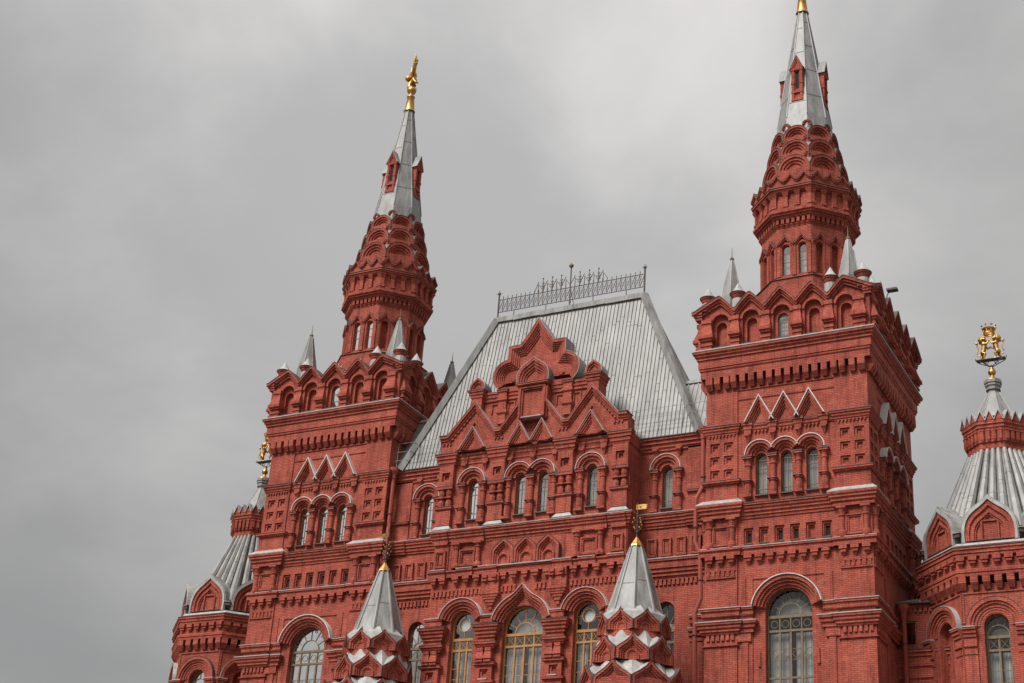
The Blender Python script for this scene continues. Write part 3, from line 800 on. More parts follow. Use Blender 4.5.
        def crown(t, cw=cw, hw=hw):
            o = []
            for i in range(3):
                c_ = -cw + hw * (2 * i + 1)
                o += [(c_ - hw, 51.96 - t), (c_ - hw * .6, 52.06 - t), (c_ - hw * .25, 52.24 - t), (c_, 52.40 - t), (c_ + hw * .25, 52.24 - t), (c_ + hw * .6, 52.06 - t)]
            return o + [(cw, 51.96 - t)]
        lo_ = [(x, 51.5) for x, z in crown(0)]
        gq.band(crown(0), crown(.11), -.35, .07); gq.band(crown(.11), crown(.2), -.3, 0.0); gq.band(crown(.2), lo_, -.25, -.07)
        gq.mat('dark_flashing'); gq.band(crown(-.025), crown(0), -.36, .09); gq.mat('brick')
    gq.M = Matrix.Identity(4)
    gq.mat('tent_metal'); gq.octa(0, 0, [(2.9, 51.6), (2.3, 52.1)]); gq.mat('brick')
    gq.build('gallery', tw)
    # three tiers of round kokoshniks
    ti = MB()
    ti.octa(0, 0, [(2.36, 51.6), (2.12, 53.2), (1.88, 54.6), (1.64, 55.8), (1.5, 56.8)])
    for (cz, R, fr) in ((53.08, 1.0, 2.44), (54.44, .89, 2.17), (55.74, .78, 1.92)):
        for k in range(8):
            ti.M = face(k, 0, 8)
            gable_arch(ti, cz, R, fr, .85)
            x0 = R
            ti.prism([(-R, cz), (R, cz), (R * .97, cz - .8), (-R * .97, cz - .8)], fr - .5, fr - .02)
            ti.mat('flashing' ); ti.M = face(k + .5, 0, 8)
            ti.prism([(-.13, cz + R * .72), (.13, cz + R * .72), (0, cz + R * .2)], fr - .5, fr + .0); ti.mat('brick')
    for k in range(8):
        ti.M = face(k + .5, 0, 8)
        for cz, R, fr in ((56.72, .3, 1.82), (55.42, .3, 2.08), (54.1, .3, 2.34)):
            f = arch_fn(0, cz - .1, R, 12); ti.stepped(f, [0, .09, .17], [fr, fr - .05, fr - .1], pb=fr - .6)
            ti.mat('dark_flashing'); ti.band(f(-.02), f(0), fr - .6, fr + .02); ti.mat('brick')
    ti.M = Matrix.Identity(4)
    ti.build('kokoshnik_tiers', tw)
    # metal spire with seams and dormers
    s = MB('spire_metal')
    s.octa(0, 0, [(1.68, 56.4), (1.57, 57.5), (.31, 66.35), (.31, 66.42)])
    for k in range(8):
        a = PI / 8 + k * PI / 4; c_, s_ = math.cos(a) / math.cos(PI / 8), math.sin(a) / math.cos(PI / 8)
        s.tube([(1.57 * c_, 1.57 * s_, 57.5), (.31 * c_, .31 * s_, 66.35)], .045, 5)
        for q in range(4):
            z = 58.6 + q * 2.1 + (k % 3) * .55; ap = 1.57 - (z - 57.5) * 1.26 / 8.85
            s.M = face(k, ap, 8); hw = ap * math.tan(PI / 8); s.box(-hw, hw, -.03, .018, z, z + .04); s.M = Matrix.Identity(4)
    s.build('spire', tw)
    dm = MB()
    P0 = 1.36
    dm.wall(-.34, .34, 58.75, 61.2, [('rect', 0, .12, 59.65, 60.95, .08, False)], P0, sides=.8)
    dm.mat('shade_black'); dm.box(-.14, .14, P0 - .09, P0 - .05, 59.6, 61.0); dm.mat('brick')  # near-black sheet stands in for shade inside the dormer slit
    dm.stepped(chev_fn(0, 61.15, .42, .98), [0, .1, .18], [P0 + .12, P0 + .08, P0 + .04], pb=.75)
    dm.box(-.4, .4, .9, P0 + .1, 61.02, 61.16); dm.box(-.38, .38, .9, P0 + .09, 58.72, 58.9); dm.box(-.38, .38, .9, P0 + .09, 59.3, 59.45)
    for sx in (-1, 1):
        dm.box(min(sx * .19, sx * .36), max(sx * .19, sx * .36), .9, P0 + .07, 58.9, 61.0)
        dm.box(min(sx * .17, sx * .39), max(sx * .17, sx * .39), .9, P0 + .1, 60.0, 60.15)
    dm.mat('tent_metal'); f = chev_fn(0, 61.12, .47, 1.09); dm.band(f(-.02), f(.02), .4, P0 + .15)
    first = None
    for k in range(4):
        m = face(k, 0)
        if first is None: first = dm.build('spire_dormer', tw, m)
        else:
            o = first.copy(); COL.objects.link(o); o.parent = tw; o.matrix_basis = m
    return tw

tower = make_tower()
tower.matrix_basis = ROOT_INV @ T(15, H, 0)
tower2 = copy_tree(tower, museum)
fl = MB('iron'); fl.tube([(4.9, 1.7, 43.2), (5.25, 1.7, 44.1)], .03, 5); fl.box(5.15, 5.75, 1.5, 1.9, 44.08, 44.2); fl.build('floodlight', tower)
tower2.matrix_basis = ROOT_INV @ T(-15, H, 0)

# ------------------------------------------------------------------ central hall front (projecting bay) and the two set-back bays
HY = -0.78                                            # plane of the projecting front
RY = 0.75                                             # plane of the set-back bays
HW = 6.15
hall = MB()
hall.M = T(0, HY, 0)
hall.wall(-HW, HW, 31.0, 36.0, [('arch', c, .31, 31.7, 33.82, .3, False) for c in (-3.85, -.73, .73, 3.85)])
hall.wall(-HW, HW, 26.9, 31.0)
hall.wall(-HW, HW, 19.0, 26.9, [('arch', 0, 1.25, 19.1, 25.0, .45, False), ('arch', -3.87, .76, 19.1, 25.45, .45, False), ('arch', 3.87, .76, 19.1, 25.45, .45, False)])
hall.wall(-HW, HW, 0, 19.0)
hall.wall(-6.1, 6.1, 36.0, 36.98)
for sx in (-1, 1):
    x = sx * HW
    hall.add([(x, 0, 0), (x, -2.0, 0), (x, -2.0, 36.0), (x, 0, 36.0)], [(0, 1, 2, 3)])
# set-back bays
for sx in (-1, 1):
    hall.M = T(0, RY, 0)
    a, b = (HW, 10.55) if sx > 0 else (-10.55, -HW)
    c = sx * 7.80
    hall.wall(a, b, 31.0, 35.95, [('arch', c, .31, 31.7, 33.85, .3, False)])
    hall.wall(a, b, 27.0, 31.0)
    hall.wall(a, b, 19.0, 27.0, [('arch', sx * 7.85, .55, 19.1, 25.75, .4, False)])
    hall.wall(a, b, 0, 19.0)
hall.M = Matrix.Identity(4)
hall.box(-10.55, 10.55, -12, -11.9, 0, 36)            # rear wall
hall.box(-10.5, 10.5, -11.9, -1.6, 35.6, 35.7)
for sx in (-1, 1): hall.box(min(sx * 10.52, sx * 10.4), max(sx * 10.52, sx * 10.4), -11.85, -.9, 0, 35.55)
hallw = part(hall, 'hall_wall')

orn = MB()
def window_hood(mb, c, cz, R, lo=180, hi=0, white=True):
    f = arch_fn(c, cz, R, 18, lo, hi)
    mb.stepped(f, [0, .17, .33, R - .33], [.36, .24, .11], fill=False)
    mb.mat('white_trim'); mb.band(f(-.03), f(0), -.05, .42); mb.mat('brick')
orn.M = T(0, HY, 0)
for c in (-3.85, 3.85): window_hood(orn, c, 33.88, .90)
window_hood(orn, -.73, 33.9, .87, 180, 33); window_hood(orn, .73, 33.9, .87, 147, 0)
for x in (-4.55, -3.15, -1.46, 0, 1.46, 3.15, 4.55):
    column(orn, x, 31.4, 33.95); pendant(orn, x, 35.78)
for c in (-3.85, -.73, .73, 3.85):
    orn.mat('dark_flashing'); orn.box(c - .38, c + .38, -.1, .16, 31.6, 31.66); orn.mat('brick')
# piers between the upper windows: sunk square above twin balusters
for x in (-5.65, -2.21, 2.21, 5.65):
    hw = .48
    orn.wall(x - hw, x + hw, 33.8, 35.2, [('rect', x, .27, 34.17, 34.71, .12, False)], .28, sides=-.05)
    orn.wall(x - .27, x + .27, 34.17, 34.71, [('rect', x, .14, 34.3, 34.58, .12, True)], .16)
    orn.box(x - hw - .06, x + hw + .06, -.05, .36, 33.66, 33.8)
    orn.mat('dark_flashing'); orn.box(x - hw - .08, x + hw + .08, -.05, .38, 33.8, 33.84); orn.mat('brick')
    for q in (-.24, .24):
        orn.lathe(x + q, .1, [(.20, 32.5), (.21, 32.85), (.17, 33.0), (.15, 33.08), (.15, 33.18), (.17, 33.25), (.21, 33.4), (.20, 33.66)], 10, caps=False)
        orn.box(x + q - .21, x + q + .21, -.05, .34, 33.09, 33.17)
    orn.ress(x - hw, x + hw, [(.1, 32.52), (.1, 32.42), (.04, 32.36), (.0, 32.36), (.0, 31.4)], -.05, .26)
    orn.mat('dark_flashing'); orn.ress(x - hw, x + hw, [(.12, 32.52), (.12, 32.55)], -.05, .26)
    orn.mat('flashing'); orn.ress(x - hw - .03, x + hw + .03, [(-.1, 31.42), (.1, 31.14), (.1, 31.1)], -.05, .3); orn.mat('brick')
    orn.ress(x - hw - .06, x + hw + .06, [(.22, 35.85), (.22, 35.74), (.15, 35.7), (.15, 35.54), (.08, 35.5), (.08, 35.3), (.02, 35.26), (.02, 35.18)], -.05, .28)
    orn.mat('dark_flashing'); orn.ress(x - hw - .06, x + hw + .06, [(.12, 35.92), (.25, 35.89), (.25, 35.85)], -.05, .28); orn.mat('brick')
    # pier frieze, string and lower order
prof_s = [(.36, 31.02), (.36, 30.93), (.29, 30.89), (.29, 30.78), (.21, 30.74), (.21, 30.6), (.13, 30.56), (.13, 30.42), (.05, 30.38), (.05, 30.26)]
orn.run(-HW + .0, HW, [(.22, 35.8), (.22, 35.7), (.14, 35.66), (.14, 35.5), (.07, 35.46), (.07, 35.36)])
orn.mat('dark_flashing'); orn.run(-HW, HW, [(.1, 35.86), (.25, 35.83), (.25, 35.8)]); orn.mat('brick')
orn.ress(-HW, HW, [(.1, 35.84), (.1, 35.74), (.05, 35.6), (.05, 35.2)], -1.5, .0)
orn.ress(-HW, HW, prof_s, -1.45, 0)
orn.mat('flashing'); orn.ress(-HW, HW, [(.15, 31.12), (.39, 31.06), (.39, 31.02)], -1.45, 0); orn.mat('brick')
for (a, b) in ((-6.12, -5.2), (-4.95, -2.8), (2.8, 4.95), (5.2, 6.12)):
    orn.run(a, b, [(.42, 31.0), (.42, 30.9), (.35, 30.86), (.35, 30.76), (.27, 30.72), (.27, 30.58), (.19, 30.54), (.19, 30.24)])
# frieze panels
def panel(mb, m, hw, z0=28.95, z1=29.85, deep=True):
    mb.stepped(lambda t: [(m - hw + t, z0), (m - hw + t, z1 - t), (m + hw - t, z1 - t), (m + hw - t, z0)], [0, .09, .17], [.16, .1], fill=False)
    mb.box(m - hw - .03, m + hw + .03, -.05, .15, z0 - .1, z0 + .02)
    if deep: mb.box(m - hw * .3, m + hw * .3, -.05, .06, z0 + .1, z1 - .2)
for sx in (-1, 1):
    orn.box(min(sx * 5.15, sx * 6.11), max(sx * 5.15, sx * 6.11), -.05, .06, 28.72, 30.24)
    orn.M = T(0, HY - .06, 0); panel(orn, sx * 5.62, .34); orn.M = T(0, HY, 0)
    panel(orn, sx * 3.87, .52, deep=False)
    for x in (sx * 4.58, sx * 3.15):
        orn.lathe(x, .1, [(.26, 28.7), (.27, 28.85), (.2, 29.0), (.15, 29.05), (.15, 29.85), (.2, 29.9), (.2, 29.98), (.25, 30.12)], 10)
        orn.box(x - .26, x + .26, -.05, .36, 30.1, 30.24)
# three keel kokoshniks in the middle of the frieze
orn.box(-2.32, 2.32, -.05, .03, 28.72, 30.24)
for c in (-1.42, 0, 1.42):
    f = lambda t, c=c: [(c + x, 28.72 + z) for x, z in ogee_line(.705 - t, 1.5 - 1.3 * t, .55)]
    orn.stepped(f, [0, .13, .22, .3], [.34, .25, .17, .1])
    g2 = lambda t, c=c: [(c - .40 + t, 28.72)] + arcpts(c, 28.98, .40 - t, 10) + [(c + .40 - t, 28.72)]
    orn.stepped(g2, [0, .08, .14], [.22, .16], fill=False)
    orn.mat('dark_flashing'); orn.band(f(-.02), f(0), -.05, .37); orn.mat('brick')
# string ledge with corbels
orn.ress(-HW, HW, [(.26, 28.62), (.26, 28.52), (.18, 28.48), (.18, 28.22)], -1.45, 0)
for (a, b) in ((-6.12, -5.15), (-2.95, -1.75), (1.75, 2.95), (5.15, 6.12), (-4.4, -3.35), (3.35, 4.4)):
    orn.run(a, b, [(.36, 28.625), (.36, 28.5), (.28, 28.46), (.28, 28.2)])
    orn.mat('flashing'); orn.run(a, b, [(.05, 28.76), (.39, 28.675), (.39, 28.63)]); orn.mat('brick')
orn.mat('flashing'); orn.run(-2.5, 2.5, [(.05, 28.72), (.34, 28.66), (.34, 28.6)]); orn.mat('brick')
for x in (-5.93, -5.33, -4.45, -3.76, -3.07, 3.07, 3.76, 4.45, 5.33, 5.93): corbel3(orn, x, 28.22, base=.06)
for i, x in enumerate((-1.35, -.68, 0, .68, 1.35)): corbel3(orn, x, 28.22, 1.15 if i % 2 else .9, base=.1 if i % 2 else 0)
for a, b in ((-6.1, -2.75), (-1.6, -.55), (.55, 1.6), (2.75, 6.1)): dentils(orn, a, b, 27.12, 27.42, .09)
for x in (-2.12, 2.12):                               # stepped hanging brackets
    for hw, z0, z1, p in ((.55, 27.75, 28.2, .34), (.55, 27.1, 27.75, .26), (.6, 26.98, 27.12, .34), (.5, 26.84, 26.98, .3), (.4, 26.7, 26.84, .26), (.29, 26.54, 26.7, .22), (.19, 26.36, 26.54, .17), (.09, 26.14, 26.36, .11)):
        orn.box(x - hw, x + hw, -.05, p, z0, z1)
    for q in (-.3, .3): corbel3(orn, x + q, 28.1, .7, base=.22)
# arches of the grand windows
def ogee_arch(t):
    pts = arcpts(0, 25.0, 1.86 - t, 26, 166, 14)
    o = []
    for x, z in pts:
        k = max(0.0, 1 - abs(x) / .75)
        o.append((x, z + .52 * k ** 1.7))
    return o
orn.stepped(ogee_arch, [0, .2, .34, .48, .6], [.36, .27, .16, .06], fill=False)
orn.mat('white_trim'); orn.band(ogee_arch(-.025), ogee_arch(0), -.05, .44); orn.mat('brick')
for sx in (-1, 1):
    f = arch_fn(sx * 3.87, 25.45, 1.40, 22, 168, 12)
    orn.stepped(f, [0, .2, .34, .5, .63], [.36, .27, .16, .06], fill=False)
    orn.mat('white_trim'); orn.band(f(-.025), f(0), -.05, .44); orn.mat('brick')
    for a, b in ((1.72, 2.55), (5.15, 6.12)):
        a, b = (a, b) if sx > 0 else (-b, -a)
        orn.ress(a, b, [(.12, 25.76), (.12, 25.66), (.06, 25.62), (.06, 25.36), (.02, 25.34)], -.05, .2)
        orn.mat('flashing'); orn.ress(a, b, [(.05, 25.84), (.15, 25.8), (.15, 25.76)], -.05, .2); orn.mat('brick')
# piers between the grand windows
for x, w in ((-5.62, .55), (-2.14, .5), (2.14, .5), (5.62, .55)):
    orn.ress(x - w, x + w, [(.34, 25.18), (.34, 25.06), (.26, 25.02), (.26, 24.88), (.18, 24.84), (.18, 24.68), (.1, 24.64), (.1, 24.5), (.02, 24.46), (.02, 24.3), (.08, 24.26), (.2, 24.22), (.2, 24.1), (.12, 24.06), (.12, 23.98), (.04, 23.94), (.04, 23.86)], -.05, .22)
    orn.mat('dark_flashing'); orn.ress(x - w, x + w, [(.37, 25.18), (.37, 25.22)], -.05, .22); orn.ress(x - w, x + w, [(.22, 24.22), (.22, 24.25)], -.05, .22); orn.mat('brick')
    for q in (-.25, .25):
        orn.box(x + q - .18, x + q + .18, -.05, .42, 23.7, 23.88)
        orn.taper(x + q, -.05, (.26, .52, 23.25), (.18, .38, 23.72)); orn.box(x + q - .22, x + q + .22, -.05, .46, 23.08, 23.25)
    orn.ress(x - w, x + w, [(.16, 23.05), (.16, 22.94), (.06, 22.88)], -.05, .22)
    orn.mat('dark_flashing'); orn.ress(x - w, x + w, [(.18, 23.05), (.18, 23.08)], -.05, .22); orn.mat('brick')
    orn.wall(x - w, x + w, 22.06, 22.9, [('rect', x, .26, 22.25, 22.72, .1, False)], .26, sides=-.05)
    orn.wall(x - .26, x + .26, 22.25, 22.72, [('rect', x, .14, 22.36, 22.62, .1, True)], .16)
    orn.mat('flashing'); orn.box(x - .28, x + .28, .1, .4, 22.1, 22.16); orn.mat('brick')
    orn.ress(x - w, x + w, [(.16, 22.06), (.16, 21.94), (.06, 21.86), (.02, 21.8), (.02, 19.0)], -.05, .22)
# set-back bays
for sx in (-1, 1):
    orn.M = T(0, RY, 0)
    a, b = (HW, 10.5) if sx > 0 else (-10.5, -HW)
    c = sx * 7.80
    window_hood(orn, c, 33.88, .90)
    for x in (c - .72, c + .72): column(orn, x, 31.4, 33.95); pendant(orn, x, 35.8)
    orn.mat('dark_flashing'); orn.box(c - .4, c + .4, -.1, .16, 31.6, 31.66); orn.mat('brick')
    orn.run(a, b, [(.36, 35.86), (.36, 35.74), (.26, 35.7), (.26, 35.52), (.16, 35.48), (.16, 35.3), (.08, 35.26), (.08, 35.12)])
    orn.mat('dark_flashing'); orn.run(a, b, [(.1, 35.94), (.42, 35.91), (.42, 35.86)]); orn.mat('brick')
    q0, q1 = (9.05, 10.5) if sx > 0 else (-10.5, -9.05)
    orn.box(q0, q1, -.05, .08, 31.05, 35.2)
    orn.run(q0, q1, [(.22, 32.56), (.22, 32.46), (.14, 32.42)]); orn.mat('dark_flashing'); orn.run(q0, q1, [(.24, 32.6), (.24, 32.56)]); orn.mat('brick')
    orn.run(a, b, [(o + .02, z + .24) for o, z in prof_s]); orn.run(q0, q1, [(o + .1, z + .235) for o, z in prof_s])
    orn.mat('flashing'); orn.run(a, b, [(.15, 31.36), (.41, 31.3), (.41, 31.26)]); orn.mat('brick')
    for x in (7.0, 7.86, 8.72, 9.6): panel(orn, sx * x, .3, 28.95, 29.9)
    orn.run(a, b, [(.3, 28.66), (.3, 28.54), (.22, 28.5), (.22, 28.3), (.3, 28.26), (.3, 28.12), (.22, 28.08), (.22, 27.9), (.14, 27.86), (.14, 27.7), (.06, 27.66), (.06, 27.6)])
    orn.mat('flashing'); orn.run(a, b, [(.05, 28.78), (.33, 28.71), (.33, 28.66)]); orn.mat('brick')
    dentils(orn, a, b, 27.2, 27.5, .09)
    e0, e1 = (9.3, 10.5) if sx > 0 else (-10.5, -9.3)
    orn.run(e0, e1, [(.22, 25.34), (.22, 25.22), (.14, 25.18), (.14, 24.95)]); orn.run(e0, e1, [(.34, 24.6), (.34, 24.46), (.25, 24.42), (.25, 24.24), (.15, 24.2), (.15, 23.95)])
    orn.mat('flashing'); orn.run(e0, e1, [(.05, 25.42), (.25, 25.38), (.25, 25.34)]); orn.run(e0, e1, [(.1, 24.68), (.37, 24.65), (.37, 24.6)]); orn.mat('brick')
    orn.box(e0 + .1, e1, -.05, .1, 19, 24)
orn.M = Matrix.Identity(4)
orn.build('hall_mouldings', museum, ROOT_INV)

# windows of the hall: frame > pane, curtain
def hall_window(mbs, name, m):
    f, gl, cu = mbs
    w = f.build(name, museum, ROOT_INV @ m)
    gl.build('pane', w); cu.build('curtain', w)
    return w
def again(o, m):
    c = copy_tree(o, museum); c.matrix_basis = ROOT_INV @ m; return c
def split3(mb):
    """separate one lancet builder into frame, glass, curtain"""
    out = []
    for keep in (('dark_wood', 'oak'), ('glass',), ('curtain', 'shade_black')):
        q = MB(); 
        for fc, mi in zip(mb.f, mb.fm):
            if mb.mats[mi] in keep:
                b = len(q.v); q.v += [mb.v[i] for i in fc]; q.f.append(list(range(b, b + len(fc))))
                if mb.mats[mi] not in q.mats: q.mats.append(mb.mats[mi])
                q.fm.append(q.mats.index(mb.mats[mi]))
        out.append(q)
    return out
w1 = hall_window(split3(lancet(.31, 31.7, 33.82)), 'window', T(-3.85, HY + .25, 0))
for x in (-.73, .73, 3.85): again(w1, T(x, HY + .25, 0))
for x in (-7.8, 7.8): again(w1, T(x, RY + .25, .03))
hall_window(grand(1.25, 19.1, 25.0, 24.68, 24.02, 'oak', 4, .5), 'window', T(0, HY + .36, 0))
w2 = hall_window(grand(.76, 19.1, 25.45, 24.62, 24.0, 'oak', 3, .5, True), 'window', T(-3.87, HY + .36, 0))
again(w2, T(3.87, HY + .36, 0))
w3 = hall_window(grand(.55, 19.1, 25.75, 24.75, 24.1, 'dark_wood', 2, .0001 + .5, False, 'x'), 'window', T(-7.85, RY + .33, 0))
again(w3, T(7.85, RY + .33, 0))

# ------------------------------------------------------------------ gable over the hall front
gb = MB()
GY = -1.12
gb.M = T(0, GY, 0)
# wall behind: stepped screen between the gables
gb.box(-6.05, 6.05, -1.0, -.25, 35.9, 36.9)
gb.box(-4.6, 4.6, -1.0, -.24, 36.8, 37.7)
gb.box(-4.0, 4.0, -1.0, -.22, 37.4, 39.55)
# outer gables and the middle gable with straight shoulders, one continuous moulding
def gable_line(t):
    k = 1.35 * t
    h = [(-6.12, 36.95 - t), (-5.62 + t * .2, 36.95 - t), (-3.86, 38.98 - k), (-2.42 + t * .0, 36.98 - t * .98), (-2.05 - t * .0, 36.98 - t * .98), (-.98 + t * .85, 38.42 - t * .2), (-.98 + t * .85, 39.3)]
    return h
def mir(pts): return [(-x, z) for x, z in pts]
for mm in (lambda p: p, mir):
    for t0, t1, p in ((0, .16, .3), (.16, .3, .2), (.3, .42, .12)):
        gb.band(mm(gable_line(t0)), mm(gable_line(t1)), -.5, p)
    low = gable_line(.42)
    gb.band(mm(low), mm([(x, 35.9) for x, z in low]), -.5, .04)
    gb.mat('flashing'); gb.band(mm([(x, z + .016) for x, z in gable_line(0)[1:6]]), mm(gable_line(0)[1:6]), -.55, .33); gb.mat('brick')
    gb.mat('dark_flashing'); gb.band(mm([(-6.16, 37.0), (-5.62, 37.0)]), mm([(-6.16, 36.95), (-5.62, 36.95)]), -.55, .34); gb.mat('brick')
    s_ = -1 if mm is not mir else 1
    c = s_ * 3.86
    # dentils along the slopes and the level ends
    for sl in (-1, 1):
        for i in range(8):
            u = (i + .6) / 8.4
            x = c + sl * (.1 + 1.5 * u); z = 38.42 - 1.78 * u
            gb.box(x - .07, x + .07, 0, .14, z - .1, z + .03)
    sawteeth(gb, c - 2.2, c - 1.5, 36.52, .12, .2); sawteeth(gb, c + 1.3, c + 2.0, 36.52, .12, .2)
    # inner triangles with white edge
    f = chev_fn(c, 35.95, .86, 1.36)
    gb.stepped(f, [0, .1, .2, .3, .38], [.30, .23, .16, .1, .07])
    gb.mat('flashing'); gb.band(f(-.025), f(0), -.05, .35); gb.mat('brick')
    gb.stepped(chev_fn(c, 35.95, 1.22, 1.95), [0, .12], [.14], fill=False)
    # pedestal cap and small kokoshnik over the apex
    gb.ress(c - .34, c + .34, [(.22, 39.7), (.22, 39.6), (.15, 39.56), (.15, 39.44), (.08, 39.4), (.08, 39.26), (.02, 39.22), (.02, 38.5)], -.9, .12)
    gb.mat('dark_flashing'); gb.ress(c - .34, c + .34, [(.25, 39.7), (.25, 39.74)], -.93, .12); gb.mat('brick')
    f = keel_fn(c, 39.72, .5, .86); gb.stepped(f, [0, .1, .2], [.22, .14, .06], pb=-.7)
    gb.mat('flashing'); gb.band(f(-.03), f(0), -.72, .2); gb.mat('brick')
    # W gables of the middle
    f = chev_fn(s_ * .72, 35.95 + .006 * s_, .715, 1.28)
    gb.stepped(f, [0, .1, .2, .3], [.28, .2, .13, .08])
    gb.mat('flashing'); gb.band(f(-.025), f(0), -.05, .32); gb.mat('brick')
    # level mouldings and colonnette carrying the big kokoshnik
    x0, x1 = (-3.55, -1.05) if s_ < 0 else (1.05, 3.55)
    gb.run(x0, x1, [(.0, 39.55), (.0, 39.42), (-.06, 39.38), (-.06, 39.2), (-.12, 39.16), (-.12, 38.98)], -.6)
    m = s_ * 2.16
    gb.ress(m - .24, m + .24, [(.12, 39.56), (.12, 39.46), (.05, 39.42), (.05, 39.1), (.1, 39.06), (.1, 38.9), (.02, 38.86), (.02, 38.3), (.12, 38.24), (.12, 38.08), (.02, 38.0), (.02, 37.4)], -.6, .0)
    gb.mat('dark_flashing'); gb.ress(m - .24, m + .24, [(.15, 39.56), (.15, 39.6)], -.6, 0); gb.mat('brick')
    for mx in (m - .55, m + .55):
        gb.stepped(lambda t: [(mx - .26 + t, 38.2), (mx - .26 + t, 38.85 - t), (mx + .26 - t, 38.85 - t), (mx + .26 - t, 38.2)], [0, .08], [-.14], pb=-.4, fill=False)
# panel aedicule
gb.box(-.95, .95, -.5, .16, 37.3, 39.5)
gb.stepped(lambda t: [(-.86 + t, 37.42), (-.86 + t, 39.42 - t), (.86 - t, 39.42 - t), (.86 - t, 37.42)], [0, .12, .22], [.36, .28], fill=False)
gb.ress(-.95, .95, [(.12, 39.6), (.12, 39.5), (.04, 39.46)], -.5, .36)
gb.mat('dark_flashing'); gb.ress(-.95, .95, [(.15, 39.6), (.15, 39.64)], -.5, .36)
gb.mat('flashing'); gb.box(-.66, .66, .1, .36, 37.42, 37.48); gb.mat('brick')
f = keel_fn(0, 39.62, 1.03, 1.62)
gb.stepped(f, [0, .14, .26, .38, .48], [.42, .34, .26, .18, .12], pb=-.3)
gb.mat('roof_metal'); gb.band(f(-.035), f(0), -.5, .44); gb.mat('brick')
# great kokoshnik
def big_half(t):
    """left half outline, bottom to peak"""
    o = []
    cx, cz, R = -1.82, 40.46, 1.05 - t
    for i in range(13):
        a = rad(232 - (232 - 97) * i / 12); o.append((cx + R * math.cos(a), cz + R * math.sin(a)))
    o.append((-1.90 + t, 41.52 - t * .9)); o.append((-1.90 + t, 42.38 - t)); o.append((-1.10 + t * .35, 42.40 - t)); 
    o.append((-.55 + t * .3, 43.16 - t * 1.25)); o.append((0, 44.02 - 1.75 * t))
    return o
def big(t):
    h = big_half(t)
    return h + [(-x, z) for x, z in h[-2::-1]]
pr = [.10, .03, -.04, -.11, -.18, -.25]; ins = [0, .2, .3, .4, .5, .6]
gb.stepped(big, ins, pr, pb=-.75)
gb.prism([(-2.4, 39.55), (2.4, 39.55), (2.4, 39.75), (-2.4, 39.75)], -.75, -.02)
gb.mat('roof_metal'); gb.band(big(-.03), big(0), -1.1, .12); gb.prism(big(0), -1.1, -.8, back=True); gb.mat('brick')
for sx in (-1, 1):
    gb.ball((sx * 1.62, .26, 40.12), .0, 6, 4)
    gb.tube([(sx * 1.75, -.2, 40.3), (sx * 1.55, -.16, 40.1), (sx * 1.4, -.18, 40.3)], .05, 5)
gb.M = Matrix.Identity(4)
part(gb, 'gable')

# ------------------------------------------------------------------ hall roof: steep hipped wedge, lower roofs beside it
rf = MB('roof_metal')
E0, E1, RW, EW, RZ, EZ, RYY, YB = .36, 5.1, 5.16, 9.85, 46.6, 35.9, 2.74, 5.1
def slope_y(z): return E0 + (RYY - E0) * (z - EZ) / (RZ - EZ)
A = [(-EW, -E0, EZ), (EW, -E0, EZ), (RW, -RYY, RZ), (-RW, -RYY, RZ), (-EW, -YB, EZ), (EW, -YB, EZ)]
rf.add(A, [(0, 1, 2, 3), (1, 5, 2), (0, 3, 4), (4, 3, 2, 5)])
st = .25
n = int(2 * EW / st)
rng = random.Random(3)
for i in range(n + 1):
    c = -EW + .1 + i * st
    zt = RZ if abs(c) <= RW else EZ + (RZ - EZ) * (EW - abs(c)) / (EW - RW)
    if zt - EZ < .3: continue
    y0, y1 = slope_y(EZ), slope_y(zt); w = .028; h = .06
    rf.add([(c - w, -y0 - .02, EZ), (c + w, -y0 - .02, EZ), (c, -y0 + h, EZ), (c - w, -y1 - .02, zt), (c + w, -y1 - .02, zt), (c, -y1 + h, zt)], [(0, 2, 5, 3), (1, 2, 5, 4), (0, 1, 2), (3, 4, 5)])
    for q in range(3):
        z = EZ + rng.uniform(.3, 10.4)
        if z < zt - .3 and abs(c + st / 2) < EW - (EW - RW) * (z - EZ) / (RZ - EZ) - .25:
            y = slope_y(z); rf.box(c, c + st, -y - .02, -y + .012, z, z + .02)
# side faces get battens too
for sx in (-1, 1):
    for i in range(15):
        y = .7 + i * .3
        zt = EZ + (RZ - EZ) * ((y - E0) / (RYY - E0) if y < RYY else (YB - y) / (YB - RYY)) - .1
        xt = EW - (EW - RW) * (zt - EZ) / (RZ - EZ)
        rf.tube([(sx * EW, -y, EZ), (sx * xt, -y, zt)], .05, 4)
roof = part(rf, 'roof')
for sx in (-1, 1):
    hp = MB('tent_metal')
    hp.tube([(sx * EW, -E0 + .02, EZ), (sx * RW, -RYY + .03, RZ)], .27, 4)
    hp.build('hip_flashing', roof)
    hp = MB('roof_metal'); hp.tube([(sx * EW, -YB, EZ), (sx * RW, -RYY, RZ)], .1, 4); hp.build('rear_hip_flashing', roof)
rc = MB('tent_metal')
for i in range(16):
    x0 = -RW - .05 + i * (2 * RW + .1) / 16; x1 = x0 + (2 * RW + .1) / 16 - .01
    dz = rng.uniform(-.02, .02)
    rc.box(x0, x1, -RYY - .18, -RYY + .19, RZ - .22 + dz, RZ + .12 + dz)
rc.build('ridge_cap', roof)
